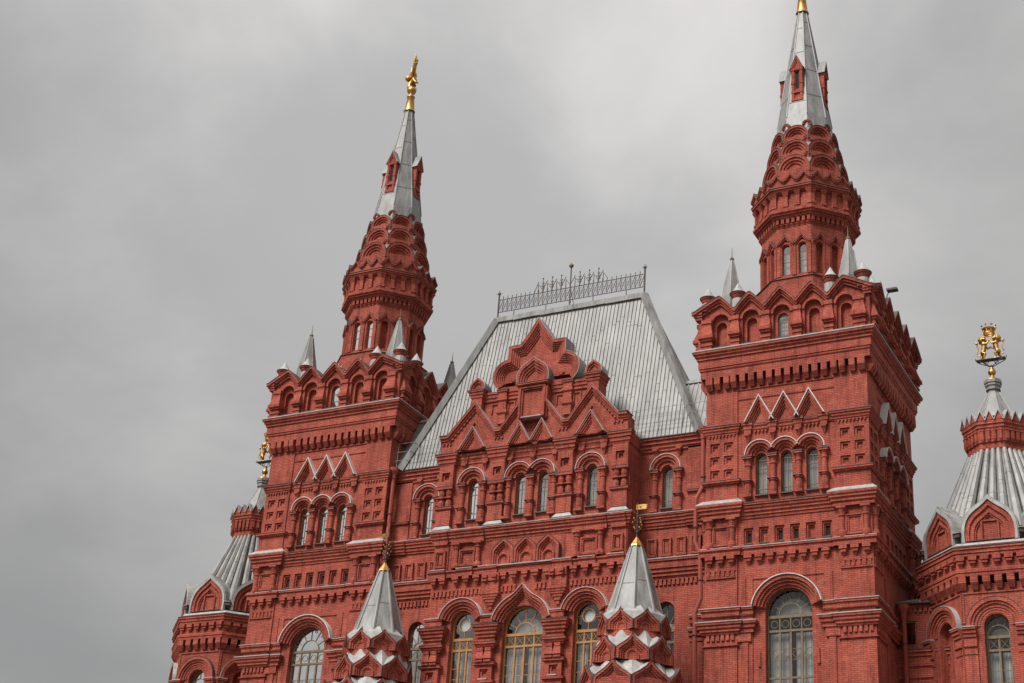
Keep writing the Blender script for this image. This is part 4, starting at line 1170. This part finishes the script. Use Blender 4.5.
for sx in (-1, 1):
    lo = MB('roof_metal')
    a, b = (6.2, 10.7) if sx > 0 else (-10.7, -6.2)
    y0, z0, y1, z1 = .62, 35.95, 2.3, 39.9
    lo.add([(a, -y0, z0), (b, -y0, z0), (b, -y1, z1), (a, -y1, z1), (b, -6, z1), (a, -6, z1)], [(0, 1, 2, 3), (3, 2, 4, 5)])
    k = 0
    while a + .1 + k * .3 < b:
        c = a + .1 + k * .3; k += 1
        lo.tube([(c, -y0, z0), (c, -y1, z1)], .055, 4)
    lo.mat('flashing'); lo.box(a, b, -y1 - .1, -y1 + .12, z1 - .05, z1 + .13)
    part(lo, 'side_roof')
# snow rails over the eaves
sr = MB('roof_metal')
for z, e in ((36.55, .2), (37.15, .25), (37.75, .3)):
    y = slope_y(z)
    sr.tube([(-10.3, -y + e, z), (10.3, -y + e, z)], .014, 4)
for i in range(15):
    x = -10.2 + i * 1.457
    if abs(x) < 5.6: continue
    sr.tube([(x, -slope_y(36.1), 36.1), (x, -slope_y(37.75) + .3, 37.75)], .02, 4)
sr.build('snow_rail', roof)

# ------------------------------------------------------------------ octagonal side pavilions with ribbed tents
def make_pavilion(flip):
    AP = 3.92
    fw = AP * math.tan(PI / 8)
    w = MB()
    for k in range(8):
        w.M = face(k, AP, 8)
        glass = k == 0
        w.wall(-fw, fw, 15, 26.4, [('arch', 0, .62, 16.0, 24.22, .5, not glass)])
        w.wall(-fw, fw, 0, 15)
        f = arch_fn(0, 24.2, 1.44, 20, 180, 0)
        w.stepped(f, [0, .2, .34, .5, .64, .76], [.26, .18, .1, .05, .02], fill=False)
        w.mat('flashing' if k in (7, 1) else 'dark_flashing'); w.band(f(-.03), f(0), -.05, .28); w.mat('brick')
        for sx in (-1, 1):
            a, b = (.98, fw) if sx > 0 else (-fw, -.98)
            w.run(a, b, [(.40, 24.12), (.40, 24.02), (.32, 23.98), (.32, 23.84), (.24, 23.8), (.24, 23.66), (.16, 23.62), (.16, 23.3), (.2, 23.28), (.2, 23.18), (.12, 23.14), (.12, 22.8), (.08, 22.76), (.08, 15)])
            w.mat('flashing'); w.run(a, b, [(.2, 24.2), (.43, 24.17), (.43, 24.12)]); w.mat('brick')
            w.box(min(sx * 1.62, sx * 1.52), max(sx * 1.62, sx * 1.52), -.05, .044, 24.4, 25.89)
        w.run(-fw, fw, [(.05, 25.98), (.05, 25.9)])
        # corbel arcade and stepped corbels
        for i in range(6):
            x = -1.5 + .6 * i
            w.box(x - .19, x + .19, -.05, .31, 26.42, 26.78); w.taper(x, -.05, (.14, .1, 26.08), (.19, .31, 26.42))
        for i in range(6): corbel3(w, -1.5 + .6 * i, 27.75, 1.0, base=.2)
        w.mat('shade_black'); w.box(-1.6, 1.6, -.02, .06, 26.5, 26.8); w.mat('brick')  # shade behind the arcade corbels put in as a near-black strip
    w.M = Matrix.Identity(4)
    w.octa(0, 0, [(AP + .32, 26.76), (AP + .32, 26.9), (AP + .37, 26.94), (AP + .37, 27.08), (AP + .24, 27.12), (AP + .22, 27.75), (AP + .36, 27.78), (AP + .36, 27.9), (AP + .42, 27.94), (AP + .42, 28.08), (AP + .48, 28.12), (AP + .48, 28.24), (AP + .34, 28.3), (AP - .1, 28.5)])
    w.mat('dark_flashing'); w.octa(0, 0, [(AP + .51, 28.24), (AP + .51, 28.28)])
    w.mat('flashing'); w.octa(0, 0, [(AP + .25, 28.40), (AP + .15, 28.55), (AP - .5, 28.62)]); w.mat('brick')
    pv = part(w, 'side_pavilion')
    # kokoshniks round the foot of the tent
    kk = MB()
    for k in range(8):
        kk.M = face(k, AP - .05, 8)
        f = keel_fn(0, 28.6, 1.38, 2.45)
        kk.mat('brick'); kk.stepped(f, [.12, .34, .5], [.12, .02, -.10], pb=-.6)
        g_ = keel_fn(0, 28.7, .92, 1.65)
        kk.stepped(g_, [0, .12, .2], [.05, -.02], pb=-.3, fill=False)
        for x in (-.42, .42): kk.tube([(x, -.06, 28.75), (x, -.06, 29.75)], .07, 6)
        kk.box(-.5, .5, -.2, -.01, 29.72, 29.82)
        kk.mat('dark_flashing'); kk.box(-1.2, 1.2, -.05, .16, 28.66, 28.7)
        kk.mat('flashing'); kk.band(f(0), f(.13), -2.4, .2)
        kk.mat('tent_metal'); kk.band(f(-.06), f(.02), -2.6, .14)
    kk.build('kokoshnik', pv)
    for k in range(8):
        fq = MB('iron'); fq.M = face(k + .5, 4.28, 8)
        fq.tube([(0, -.3, 28.5), (0, 0, 28.95)], .035, 5); fq.box(-.2, .2, -.14, .14, 28.9, 29.12); fq.mat('flashing'); fq.box(-.23, .23, -.2, .2, 29.12, 29.16)
        fq.build('floodlight', pv)
    # ribbed tent
    t = MB('tent_metal')
    z0, z1, r0, r1 = 29.3, 34.6, 3.36, 1.42
    t.octa(0, 0, [(r0 * .96, z0), (r1 * .96, z1)])
    R0, R1 = r0 / math.cos(PI / 8), r1 / math.cos(PI / 8)
    def on_octa(a, r):                                # radius of an octagon of apothem r in direction a
        d = (a + PI / 8) % (PI / 4) - PI / 8
        return r / math.cos(d)
    for i in range(32):
        a = PI / 2 + 2 * PI * i / 32
        p0, p1 = on_octa(a, r0), on_octa(a, r1)
        t.tube([(p0 * math.cos(a), p0 * math.sin(a), z0), (p1 * math.cos(a), p1 * math.sin(a), z1)], .31, 8, .13)
        for q in range(3):                             # seams across a roll
            u = random.uniform(.15, .95)
            c_ = p0 + (p1 - p0) * u; rr = .31 + (.13 - .31) * u
            d_ = Vector(((p1 - p0) * math.cos(a), (p1 - p0) * math.sin(a), z1 - z0)).normalized() * .025
            c0 = Vector((c_ * math.cos(a), c_ * math.sin(a), z0 + (z1 - z0) * u))
            t.tube([c0 - d_, c0 + d_], rr + .014, 8)
    t.build('tent_roof', pv)
    # brick collar with a toothed metal skirt
    b = MB()
    b.octa(0, 0, [(1.46, 34.45), (1.46, 34.6), (1.52, 34.64), (1.52, 34.95), (1.58, 35.0), (1.58, 35.1), (1.62, 35.75), (1.68, 35.8), (1.68, 35.95), (1.74, 36.0), (1.74, 36.35)])
    for k in range(8):
        b.M = face(k, 1.6, 8)
        for i in range(4):
            x = -.48 + .32 * i
            b.taper(x, -.1, (.04, .03, 34.98), (.09, .1, 35.15)); b.box(x - .09, x + .09, -.1, .1, 35.15, 35.6); b.box(x - .12, x + .12, -.1, .12, 35.6, 35.72)
        b.M = face(k, 1.74, 8); hw = 1.74 * math.tan(PI / 8)
        for i in range(3):
            c = -hw + hw / 3 * (2 * i + 1); s_ = hw / 3
            b.prism([(c - s_, 36.2), (c + s_, 36.2), (c, 36.72)], -.3, .02)
            b.mat('flashing'); b.band([(c - s_, 36.24), (c, 36.8), (c + s_, 36.24)], [(c - s_, 36.16), (c, 36.7), (c + s_, 36.16)], -.3, .1); b.mat('brick')
    b.M = Matrix.Identity(4)
    b.mat('tent_metal'); b.octa(0, 0, [(1.6, 36.5), (1.1, 36.75)])
    b.build('collar', pv)
    c = MB('spire_metal'); c.cur = 'tent_metal'
    c.octa(0, 0, [(1.14, 36.55), (1.06, 36.8), (.31, 38.5), (.31, 38.62), (.36, 38.68), (.36, 38.86), (.42, 38.9), (.42, 39.02), (.46, 39.06), (.46, 39.24), (.3, 39.28)])
    for k in range(8):
        a = PI / 8 + k * PI / 4; q = 1 / math.cos(PI / 8)
        c.tube([(1.06 * q * math.cos(a), 1.06 * q * math.sin(a), 36.8), (.31 * q * math.cos(a), .31 * q * math.sin(a), 38.5)], .03, 4)
    c.mat('dark_flashing'); c.octa(0, 0, [(.44, 39.02), (.44, 39.05)]); c.octa(0, 0, [(.38, 38.64), (.38, 38.67)])
    c.build('cone', pv)
    fr, gl, cu = grand(.62, 16.0, 24.22, 23.72, 23.05, 'dark_wood', 2, .9, False, 'x')
    m = face(0, AP - .4, 8)
    wi = MB(); 
    for o in (fr, gl, cu):
        bb = len(wi.v); wi.v += o.v
        for q, mi in zip(o.f, o.fm):
            mm = o.mats[mi]
            if mm not in wi.mats: wi.mats.append(mm)
            wi.f.append([bb + i for i in q]); wi.fm.append(wi.mats.index(mm))
    wi.build('window', pv, m)
    return pv
PX, PY = 24.96, 6.26
pav = make_pavilion(False); pav.matrix_basis = ROOT_INV @ T(PX, PY, 0)
pav2 = copy_tree(pav, museum); pav2.matrix_basis = ROOT_INV @ T(-PX, PY, 0)

# link walls between towers and pavilions
for sx in (-1, 1):
    lk = MB(); lk.M = T(0, 4.4, 0)
    a, b = (19.3, 22.2) if sx > 0 else (-22.2, -19.3)
    lk.wall(a, b, 0, 26.2, [('rect', sx * 20.15, .3, 24.05, 25.35, .3, True)])
    lk.run(a, b, [(.3, 23.75), (.3, 23.62), (.22, 23.58), (.22, 23.42), (.14, 23.38), (.14, 23.1), (.18, 23.06), (.18, 22.9), (.1, 22.86), (.1, 22.5), (.14, 22.46), (.14, 22.3), (.06, 22.26), (.06, 0)])
    lk.mat('dark_flashing'); lk.run(a, b, [(.33, 23.8), (.33, 23.75)]); lk.run(a, b, [(.3, 26.28), (.3, 26.2)]); lk.mat('brick')
    dentils(lk, a, b, 25.78, 26.0, .1)
    lk.mat('roof_metal'); lk.add([(a, .3, 26.29), (b, .3, 26.29), (b, -3.5, 27.6), (a, -3.5, 27.6)], [(0, 1, 2, 3)])
    lk.mat('glass'); lk.box(sx * 20.15 - .29, sx * 20.15 + .29, -.2, -.18, 24.06, 25.34)
    lk.mat('dark_wood'); lk.box(sx * 20.15 - .3, sx * 20.15 - .24, -.24, -.1, 24.05, 25.35); lk.box(sx * 20.15 + .24, sx * 20.15 + .3, -.24, -.1, 24.05, 25.35); lk.box(sx * 20.15 - .24, sx * 20.15 + .24, -.24, -.1, 24.05, 24.12); lk.box(sx * 20.15 - .24, sx * 20.15 + .24, -.24, -.1, 25.28, 25.35)
    part(lk, 'link_wall')

# ------------------------------------------------------------------ porch turrets in front
def make_porch():
    w = MB()
    w.octa(0, 0, [(2.45, 0), (2.45, 20.6)])
    def tier(off, ap, z0, hw, h, pk):
        for k in range(8):
            w.M = face(k + off, ap, 8)
            f = lambda t: [(x * (hw - t) / hw, z0 + zz * (h - 1.2 * t) / h) for x, zz in keel_line(hw, h)]
            w.stepped(f, [0, .14, .25, .36], [.10, .03, -.05, -.12], pb=-.7)
            r = hw * .42
            g_ = lambda t: [(-r + t, z0)] + arcpts(0, z0 + h * .16, r - t, 10) + [(r - t, z0)]
            w.stepped(g_, [0, .07, .13], [-.05, -.08], pb=-.3, fill=False)
            w.mat('dark_flashing'); w.band(f(-.014), f(0), -.3, .12); w.mat('brick')
    def keel_line(hw, h):
        v = .44
        L_ = [(-hw, 0), (-hw, v * h)] + [(-hw * a, h * (v + b * (1 - v))) for a, b in ((.86, .13), (.63, .31), (.43, .48), (.25, .66), (.11, .84), (0, 1))]
        return L_ + [(-x, z) for x, z in L_[-2::-1]]
    tier(0, 2.45, 20.0, 1.012, 1.45, 0)
    w.M = Matrix.Identity(4); w.octa(0, 0, [(2.1, 20.2), (1.7, 21.4)])
    tier(.5, 1.96, 21.6, .81, 1.29, 0)
    w.M = Matrix.Identity(4)
    w.lathe(0, 0, [(1.8, 21.5), (1.5, 22.6)], 16)
    tier(0, 1.66, 23.2, .686, 1.1, 0)
    w.M = Matrix.Identity(4); w.octa(0, 0, [(1.6, 22.9), (1.5, 24.0)])
    pt = part(w, 'porch_turret')
    m = MB('flashing')
    # white metal aprons behind each tier of gables
    for k in range(8):
        for (off, ap, zt, ap2, zt2, zv) in ((0, 2.42, 21.42, 1.74, 21.58, 20.6), (.5, 1.92, 22.86, 1.48, 23.18, 22.14)):
            m.M = face(k + off, 0, 8); h1 = ap * math.tan(PI / 8) * 1.0
            m.add([(-h1, ap - .02, zv), (0, ap - .02, zt - .02), (0, ap2, zt2), (-ap2 * math.tan(PI / 8), ap2, zt2)], [(0, 1, 2, 3)])
            m.add([(h1, ap - .02, zv), (0, ap - .02, zt - .02), (0, ap2, zt2), (ap2 * math.tan(PI / 8), ap2, zt2)], [(0, 1, 2, 3)])
    m.M = Matrix.Identity(4)
    m.build('apron_flashing', pt)
    t = MB('tent_metal')
    t.octa(0, 0, [(1.5, 23.75), (1.40, 24.2), (.29, 28.1), (.29, 28.16)])
    for k in range(8):
        a = PI / 8 + k * PI / 4; q = 1 / math.cos(PI / 8)
        t.tube([(1.42 * q * math.cos(a), 1.42 * q * math.sin(a), 24.0), (.29 * q * math.cos(a), .29 * q * math.sin(a), 28.12)], .1, 6, .055)
        t.M = face(k, 0, 8); 
        for u in (.42 + .05 * (k % 2),):
            ap = 1.4 + (.29 - 1.4) * u; hw = ap * math.tan(PI / 8); z = 24.2 + 3.9 * u
            t.box(-hw, hw, ap - .05, ap + .012, z, z + .03)
        # metal triangles filling between the top gables
        t.mat('flashing'); t.M = face(k + .5, 0, 8); t.add([(-.55, 1.68, 24.15), (.55, 1.68, 24.15), (0, 1.8, 23.4), (-.3, 1.25, 24.6), (.3, 1.25, 24.6)], [(0, 2, 1), (0, 1, 4, 3)]); t.mat('tent_metal')
        t.M = Matrix.Identity(4)
    t.build('tent_roof', pt)
    gd = MB('gold'); gd.octa(0, 0, [(.36, 28.08), (.34, 28.16), (.05, 28.62)])
    gd.build('gilded_cap', pt)
    return pt
QX, QY = 7.83, -3.30
por = make_porch(); por.matrix_basis = ROOT_INV @ T(QX, QY, 0)
por2 = copy_tree(por, museum); por2.matrix_basis = ROOT_INV @ T(-QX, QY, 0)

# ------------------------------------------------------------------ drainpipes
def drain(x, y, ztop, bends):
    d = MB('pipe_red')
    d.lathe(x, -y, [(.16, ztop - .7), (.17, ztop - .45), (.3, ztop - .2), (.32, ztop), (.26, ztop + .01)], 10)
    pts = [(x, -y, ztop - .5)] + [(x + dx, -y + dp, z) for dx, dp, z in bends]
    d.tube(pts, .125, 8)
    d.mat('dark_flashing')
    for z in range(21, int(ztop)):
        if z % 3 == 0:
            q = min(bends, key=lambda b: abs(b[2] - z)); d.lathe(x + q[0], -y + q[1], [(.17, z), (.17, z + .06)], 8)
    part(d, 'drainpipe')
for sx in (-1, 1):
    x = sx * 10.15
    if sx > 0: drain(x, .18, 36.0, [(0, 0, 32.9), (-.02, .02, 32.4), (-.28, .25, 31.7), (-.28, .27, 29.2), (.02, .3, 28.5), (.06, .3, 26.0), (-.22, .34, 25.2), (-.22, .34, 10)])
    else: drain(x, .18, 36.0, [(0, 0, 32.9), (0, .02, 32.4), (.15, .25, 31.7), (.15, .27, 29.2), (.15, .3, 26.0), (.15, .34, 10)])
drain(19.95, 4.0, 26.1, [(0, 0, 22.0), (.05, .1, 10)])
drain(-19.95, 4.0, 26.1, [(0, 0, 22.0), (-.05, .1, 10)])

# ------------------------------------------------------------------ iron railing along the ridge
rl = empty('ridge_railing', (0, 2.74, 46.7), 'black iron crest railing with spikes along the top of the grey metal roof', 'railing')
inv = T(0, -2.74, -46.7)
def rpart(mb, name): return mb.build(name, rl, inv)
for sx in (-1, 0, 1):
    q = MB('iron'); x = sx * 5.14; top = 48.45 if sx else 49.55
    q.tube([(x, -2.74, 46.55), (x, -2.74, top)], .06 if sx else .045, 6)
    q.mat('dark_wood'); q.ball((x, -2.74, top + .1), .11 if sx else .15, 8, 6)
    for k in range(4): q.tube([(x - .2, -2.74, top + .1), (x + .2, -2.74, top + .1)] if k == 0 else [(x, -2.74, top - .1), (x, -2.74, top + .32)], .02, 4)
    rpart(q, 'post')
q = MB('iron')
for z in (47.18, 48.08): q.tube([(-5.14, -2.74, z), (5.14, -2.74, z)], .028, 4)
N = 32
for i in range(N + 1):
    x = -5.14 + 10.28 * i / N
    q.tube([(x, -2.74, 47.18), (x, -2.74, 48.27)], .024, 4)
    q.ball((x, -2.74, 48.28), .035, 6, 4)
    if i < N:
        x1 = x + 10.28 / N
        q.tube([(x, -2.74, 47.18), (x1, -2.74, 48.08)], .022, 4); q.tube([(x, -2.74, 47.63), ((x + x1) / 2, -2.74, 48.08)], .012, 4); q.tube([((x + x1) / 2, -2.74, 47.18), (x1, -2.74, 47.63)], .012, 4)
        m = (x + x1) / 2
        q.tube([(m + .11 * math.cos(t * PI / 4), -2.74, 47.63 + .11 * math.sin(t * PI / 4)) for t in range(9)], .012, 4)
rpart(q, 'panel')
q = MB('iron')
for i in range(7):
    x = -1.97 + .655 * i
    if i == 3: continue
    q.tube([(x, -2.74, 48.08), (x, -2.74, 49.05)], .05, 4, .02); q.ball((x, -2.74, 49.08), .055, 6, 4)
    for z, w in ((48.3, .1), (48.5, .13), (48.68, .08)):
        q.tube([(x - w * 1.3, -2.74, z + .1), (x, -2.74, z), (x + w * 1.3, -2.74, z + .1)], .032, 4)
for i in range(8):
    x = -2.3 + .655 * i
    q.tube([(x - .3, -2.74, 48.1), (x + .02, -2.74, 48.9)] if i < 1 else [(x - .3, -2.74, 48.35), (x, -2.74, 48.9)], .024, 4)
    q.tube([(x, -2.74, 48.08), (x, -2.74, 48.72)], .026, 4)
    q.tube([(x, -2.74, 48.72), (x + .3, -2.74, 48.3)], .022, 4)
rpart(q, 'spikes')
for x in (-3.97, -1.67, 1.64, 3.92):
    q = MB('iron'); q.tube([(x, -2.74, 46.6), (x, -2.74, 47.18)], .03, 4); rpart(q, 'support')
q = MB('iron'); q.tube([(.2, -3.3, 46.5), (0, -2.74, 48.0), (.35, -2.2, 46.65)], .025, 4); rpart(q, 'brace')

# ------------------------------------------------------------------ gilded finials
def blob(name, parts, mat, parent, m=None, voxel=.025):
    """one continuous cast body from overlapping forms"""
    q = MB(mat)
    for kind, *a in parts:
        if kind == 'b':
            c, r, sc, *ro = a
            q.ball(c, r, 14, 10, sc, ro[0] if ro else None)
        else:
            pts, r0, r1 = a
            q.tube(pts, r0, 8, r1)
            q.ball(pts[0], r0, 10, 7); q.ball(pts[-1], r1, 10, 7)
    o = q.build(name, parent, m)
    md = o.modifiers.new('cast', 'REMESH'); md.mode = 'VOXEL'; md.voxel_size = voxel; md.use_smooth_shade = True
    return o
def spire_finial(x, label):
    r = empty('gilded_finial', (x, H, 66.38), label, 'finial', 'gilded finials on the tower spires')
    b = MB('gold')
    b.lathe(0, 0, [(.40, 0), (.43, .06), (.38, .12), (.36, .2), (.25, 1.25), (.30, 1.3), (.30, 1.38), (.2, 1.45), (.16, 1.6), (.3, 1.75), (.36, 1.95), (.3, 2.15), (.15, 2.25), (.2, 2.32), (.12, 2.45)], 16)
    b.build('base', r, smooth=True)
    d = MB('dark_wood'); d.lathe(0, 0, [(.37, -.02), (.42, .0), (.42, .04)], 16); d.build('foot_ring', r)
    d = MB('dark_wood'); d.lathe(0, 0, [(.2, 2.3), (.3, 2.42), (.14, 2.5)], 10); d.build('dark_collar', r)
    Rz = Matrix.Rotation(rad(130), 4, 'Z')
    blob('eagle', [
        ('b', (0, 0, 3.25), .36, (1, .75, 1.35)), ('b', (0, .08, 2.85), .3, (1.1, .8, .8)),
        ('t', [(-.1, 0, 3.6), (-.2, .03, 3.95), (-.3, .06, 4.15)], .16, .09), ('t', [(.1, 0, 3.6), (.2, .03, 3.95), (.3, .06, 4.15)], .16, .09),
        ('b', (-.34, .08, 4.22), .13, (1.2, .9, 1)), ('b', (.34, .08, 4.22), .13, (1.2, .9, 1)),
        ('t', [(-.44, .08, 4.22), (-.6, .08, 4.12)], .05, .02), ('t', [(.44, .08, 4.22), (.6, .08, 4.12)], .05, .02),
        ('t', [(-.3, -.05, 3.5), (-.72, -.08, 3.9), (-.82, -.08, 4.6)], .17, .05), ('t', [(.3, -.05, 3.5), (.72, -.08, 3.9), (.82, -.08, 4.6)], .17, .05),
        ('t', [(-.3, -.05, 3.35), (-.68, -.08, 3.55), (-.98, -.08, 4.25)], .16, .05), ('t', [(.3, -.05, 3.35), (.68, -.08, 3.55), (.98, -.08, 4.25)], .16, .05),
        ('t', [(-.25, -.05, 3.2), (-.6, -.08, 3.2), (-1.02, -.08, 3.75)], .15, .05), ('t', [(.25, -.05, 3.2), (.6, -.08, 3.2), (1.02, -.08, 3.75)], .15, .05),
        ('t', [(-.18, .05, 2.8), (-.38, .2, 2.5), (-.42, .35, 2.45)], .13, .06), ('t', [(.18, .05, 2.8), (.38, .2, 2.5), (.42, .35, 2.45)], .13, .06),
        ('t', [(0, -.1, 2.8), (0, -.16, 2.4), (0, -.16, 2.2)], .16, .22)], 'gold', r, Rz)
    c = MB('gold')
    for cx, cz, s in ((-.34, 4.36, .8), (.34, 4.36, .8), (0, 4.55, 1.15)):
        c.lathe(cx, .08, [(.11 * s, cz), (.16 * s, cz + .15 * s), (.1 * s, cz + .26 * s), (.03, cz + .3 * s)], 10)
        c.tube([(cx, .08, cz + .28 * s), (cx, .08, cz + .48 * s)], .02, 4); c.tube([(cx - .06, .08, cz + .4 * s), (cx + .06, .08, cz + .4 * s)], .02, 4)
    c.tube([(0, .08, 3.9), (0, .08, 4.6)], .03, 5); c.tube([(.34, .08, 4.4), (0, .08, 4.6), (-.34, .08, 4.4)], .02, 5)
    c.build('crowns', r, Rz)
    s = MB('gold'); s.ball((0, -.34, 2.95), .24, 12, 9); s.tube([(0, -.34, 3.15), (0, -.3, 3.4)], .04, 6); s.build('orb', r, Rz, smooth=True)
    return r
spire_finial(-15, 'gilded eagle statue on its tapering base atop the left spire, seen whole against the sky')
spire_finial(15, 'gold tapering finial base on the tip of the right spire, cut by the picture top')

def lion(mirror):
    m = -1 if mirror else 1
    P = lambda *q: (q[0] * m, q[1], q[2])
    mane = [('b', P(.40 + .17 * math.cos(k), -.03 + .05 * math.sin(3 * k), 1.24 + .19 * math.sin(k)), .085, (1, 1.2, 1)) for k in (0.2, .9, 1.6, 2.4, 3.3, 4.2, 5.0, 5.7)]
    return [
        ('t', [P(.42, 0, .42), P(.36, 0, .62), P(.31, 0, .9)], .125, .15),          # trunk, reared up
        ('b', P(.32, .02, .98), .16, (1, .95, 1.1)), ('b', P(.40, 0, 1.24), .2, (1.05, .95, 1.1))] + mane + [   # chest and mane
        ('b', P(.31, .12, 1.25), .115, (1, 1.1, 1)), ('b', P(.25, .19, 1.2), .07, (1.1, 1.2, .9)),    # head turned to the square, muzzle
        ('b', P(.44, .1, 1.43), .045, (1, 1, 1)), ('b', P(.31, .07, 1.42), .045, (1, 1, 1)),         # ears
        ('b', P(.42, .06, .44), .13, (1, .8, 1.2)), ('b', P(.44, -.06, .44), .13, (1, .8, 1.2)),
        ('t', [P(.40, .1, .44), P(.26, .13, .34), P(.34, .12, .16), P(.31, .12, .035), P(.19, .12, .025)], .09, .04),
        ('t', [P(.46, -.1, .44), P(.42, -.14, .3), P(.53, -.13, .16), P(.49, -.13, .035), P(.38, -.13, .025)], .09, .04),
        ('t', [P(.27, .12, .98), P(.14, .14, .96), P(.07, .12, 1.08), P(.03, .12, 1.16)], .07, .04), ('b', P(.03, .12, 1.16), .055, (1, 1, 1)),
        ('t', [P(.27, -.1, .9), P(.14, -.13, .74), P(.07, -.12, .76), P(.02, -.1, .82)], .07, .04), ('b', P(.02, -.1, .82), .05, (1, 1, 1)),
        ('t', [P(.52, 0, .36), P(.62, 0, .26), P(.72, 0, .32), P(.74, 0, .48), P(.67, 0, .64), P(.66, 0, .8), P(.73, 0, .95), P(.7, 0, 1.04)], .04, .04),
        ('b', P(.72, 0, 1.08), .07, (.9, 1, 1.5)), ('b', P(.78, 0, 1.12), .05, (1.2, 1, 1))]
def lion_finial(x, label):
    r = empty('lion_finial', (x, PY, 39.24), label, 'statue', 'gilded lion groups on the pavilions')
    b = MB('gold'); b.lathe(0, 0, [(.40, 0), (.42, .05), (.3, .12), (.2, .16), (.12, .28), (.1, .36), (.19, .44), (.22, .56), (.19, .68), (.1, .76), (.13, .8), (.06, .9)], 16); b.build('baluster', r, smooth=True)
    p = MB('iron'); p.box(-.8, .8, -.2, .2, 1.33, 1.37); p.lathe(0, 0, [(.06, .8), (.1, .95), (.06, 1.0)], 8)
    for sx in (-1, 1):
        for sp_ in (-.2, .2):
            p.tube([(sx * .72, sp_, 1.32), (sx * .4, sp_ * .8, 1.14), (sx * .05, sp_ * .2, .92)], .025, 5)
            p.tube([(sx * .3, sp_ * .6, 1.3), (sx * .42, sp_ * .6, 1.2), (sx * .25, sp_ * .5, 1.1), (sx * .14, sp_ * .4, 1.28)], .02, 5)
        p.tube([(sx * .78, 0, 1.35), (sx * .86, 0, 1.42), (sx * .84, 0, 1.52)], .025, 5)
    p.build('bracket_shelf', r)
    for mi in (False, True): blob('lion', lion(mi), 'gold', r, T(0, 0, 1.37), voxel=.018)
    c = MB('gold')
    c.lathe(0, 0, [(.29, 2.92), (.32, 2.94), (.32, 3.03), (.30, 3.05)], 20, caps=False); c.lathe(0, 0, [(.27, 2.93), (.27, 3.2)], 20, caps=False); c.lathe(0, 0, [(.31, 3.14), (.345, 3.16), (.385, 3.27), (.36, 3.28), (.31, 3.18)], 20, caps=False)
    for k in range(8):
        a = k * PI / 4 + .2; c_, s_ = math.cos(a), math.sin(a)
        c.tube([(.31 * c_, .31 * s_, 3.03), (.32 * c_, .32 * s_, 3.16)], .03, 4); c.tube([(.37 * c_, .37 * s_, 3.24), (.41 * c_, .41 * s_, 3.46)], .035, 4, .02); c.ball((.41 * c_, .41 * s_, 3.42), .055, 8, 6); c.tube([(.41 * c_ - .08 * s_, .41 * s_ + .08 * c_, 3.42), (.41 * c_ + .08 * s_, .41 * s_ - .08 * c_, 3.42)], .03, 4)
    c.tube([(-.3, 0, 2.94), (.3, 0, 2.94)], .03, 5); c.tube([(-.25, 0, 2.96), (-.33, 0, 2.7)], .025, 4); c.tube([(.25, 0, 2.96), (.33, 0, 2.7)], .025, 4)
    c.build('crown', r)
    return r
lion_finial(PX, 'pair of gilded rampant lions under a gold crown, standing clear against the sky at right')
lion_finial(-PX, 'gilded lion group half hidden behind the edge of the left brick tower')

# ------------------------------------------------------------------ weathervanes on the porch turrets
def vane(x, turn, label):
    r = empty('weathervane', (x, QY, 28.55), label, 'weathervane', 'gilded weathervanes on the porch turrets')
    p = MB('iron'); p.tube([(0, 0, -.1), (0, 0, 2.0)], .055, 6, .03); p.build('pole', r)
    o = MB('iron')
    for z, w in ((.5, .2), (.75, .3), (1.0, .22)):
        for k in range(4):
            a = k * PI / 2 + .5
            o.tube([(0, 0, z - .15), (w * .7 * math.cos(a), w * .7 * math.sin(a), z - .1), (w * math.cos(a), w * math.sin(a), z + .06)], .022, 4)
            o.mat('gold'); o.ball((w * math.cos(a), w * math.sin(a), z + .08), .05, 6, 5); o.mat('iron')
    o.ball((0, 0, .35), .1, 8, 6); o.ball((0, 0, 1.2), .08, 8, 6)
    o.build('scrollwork', r)
    f = MB('gold')
    f.prism([(-.08, 1.62), (-.08, 1.90), (.36, 1.90), (.56, 1.87), (.48, 1.80), (.57, 1.76), (.48, 1.70), (.55, 1.63), (.36, 1.62)], -.012, .012, back=True)
    f.mat('iron'); f.box(.1, .2, -.016, .016, 1.7, 1.8)
    f.build('flag', r, Matrix.Rotation(turn, 4, 'Z'))
    return r
vane(QX, rad(0), 'gilded swallowtail weathervane on the right porch turret, its flag seen broadside')
vane(-QX, rad(165), 'gilded weathervane on the left porch turret, its flag narrow against the brick')
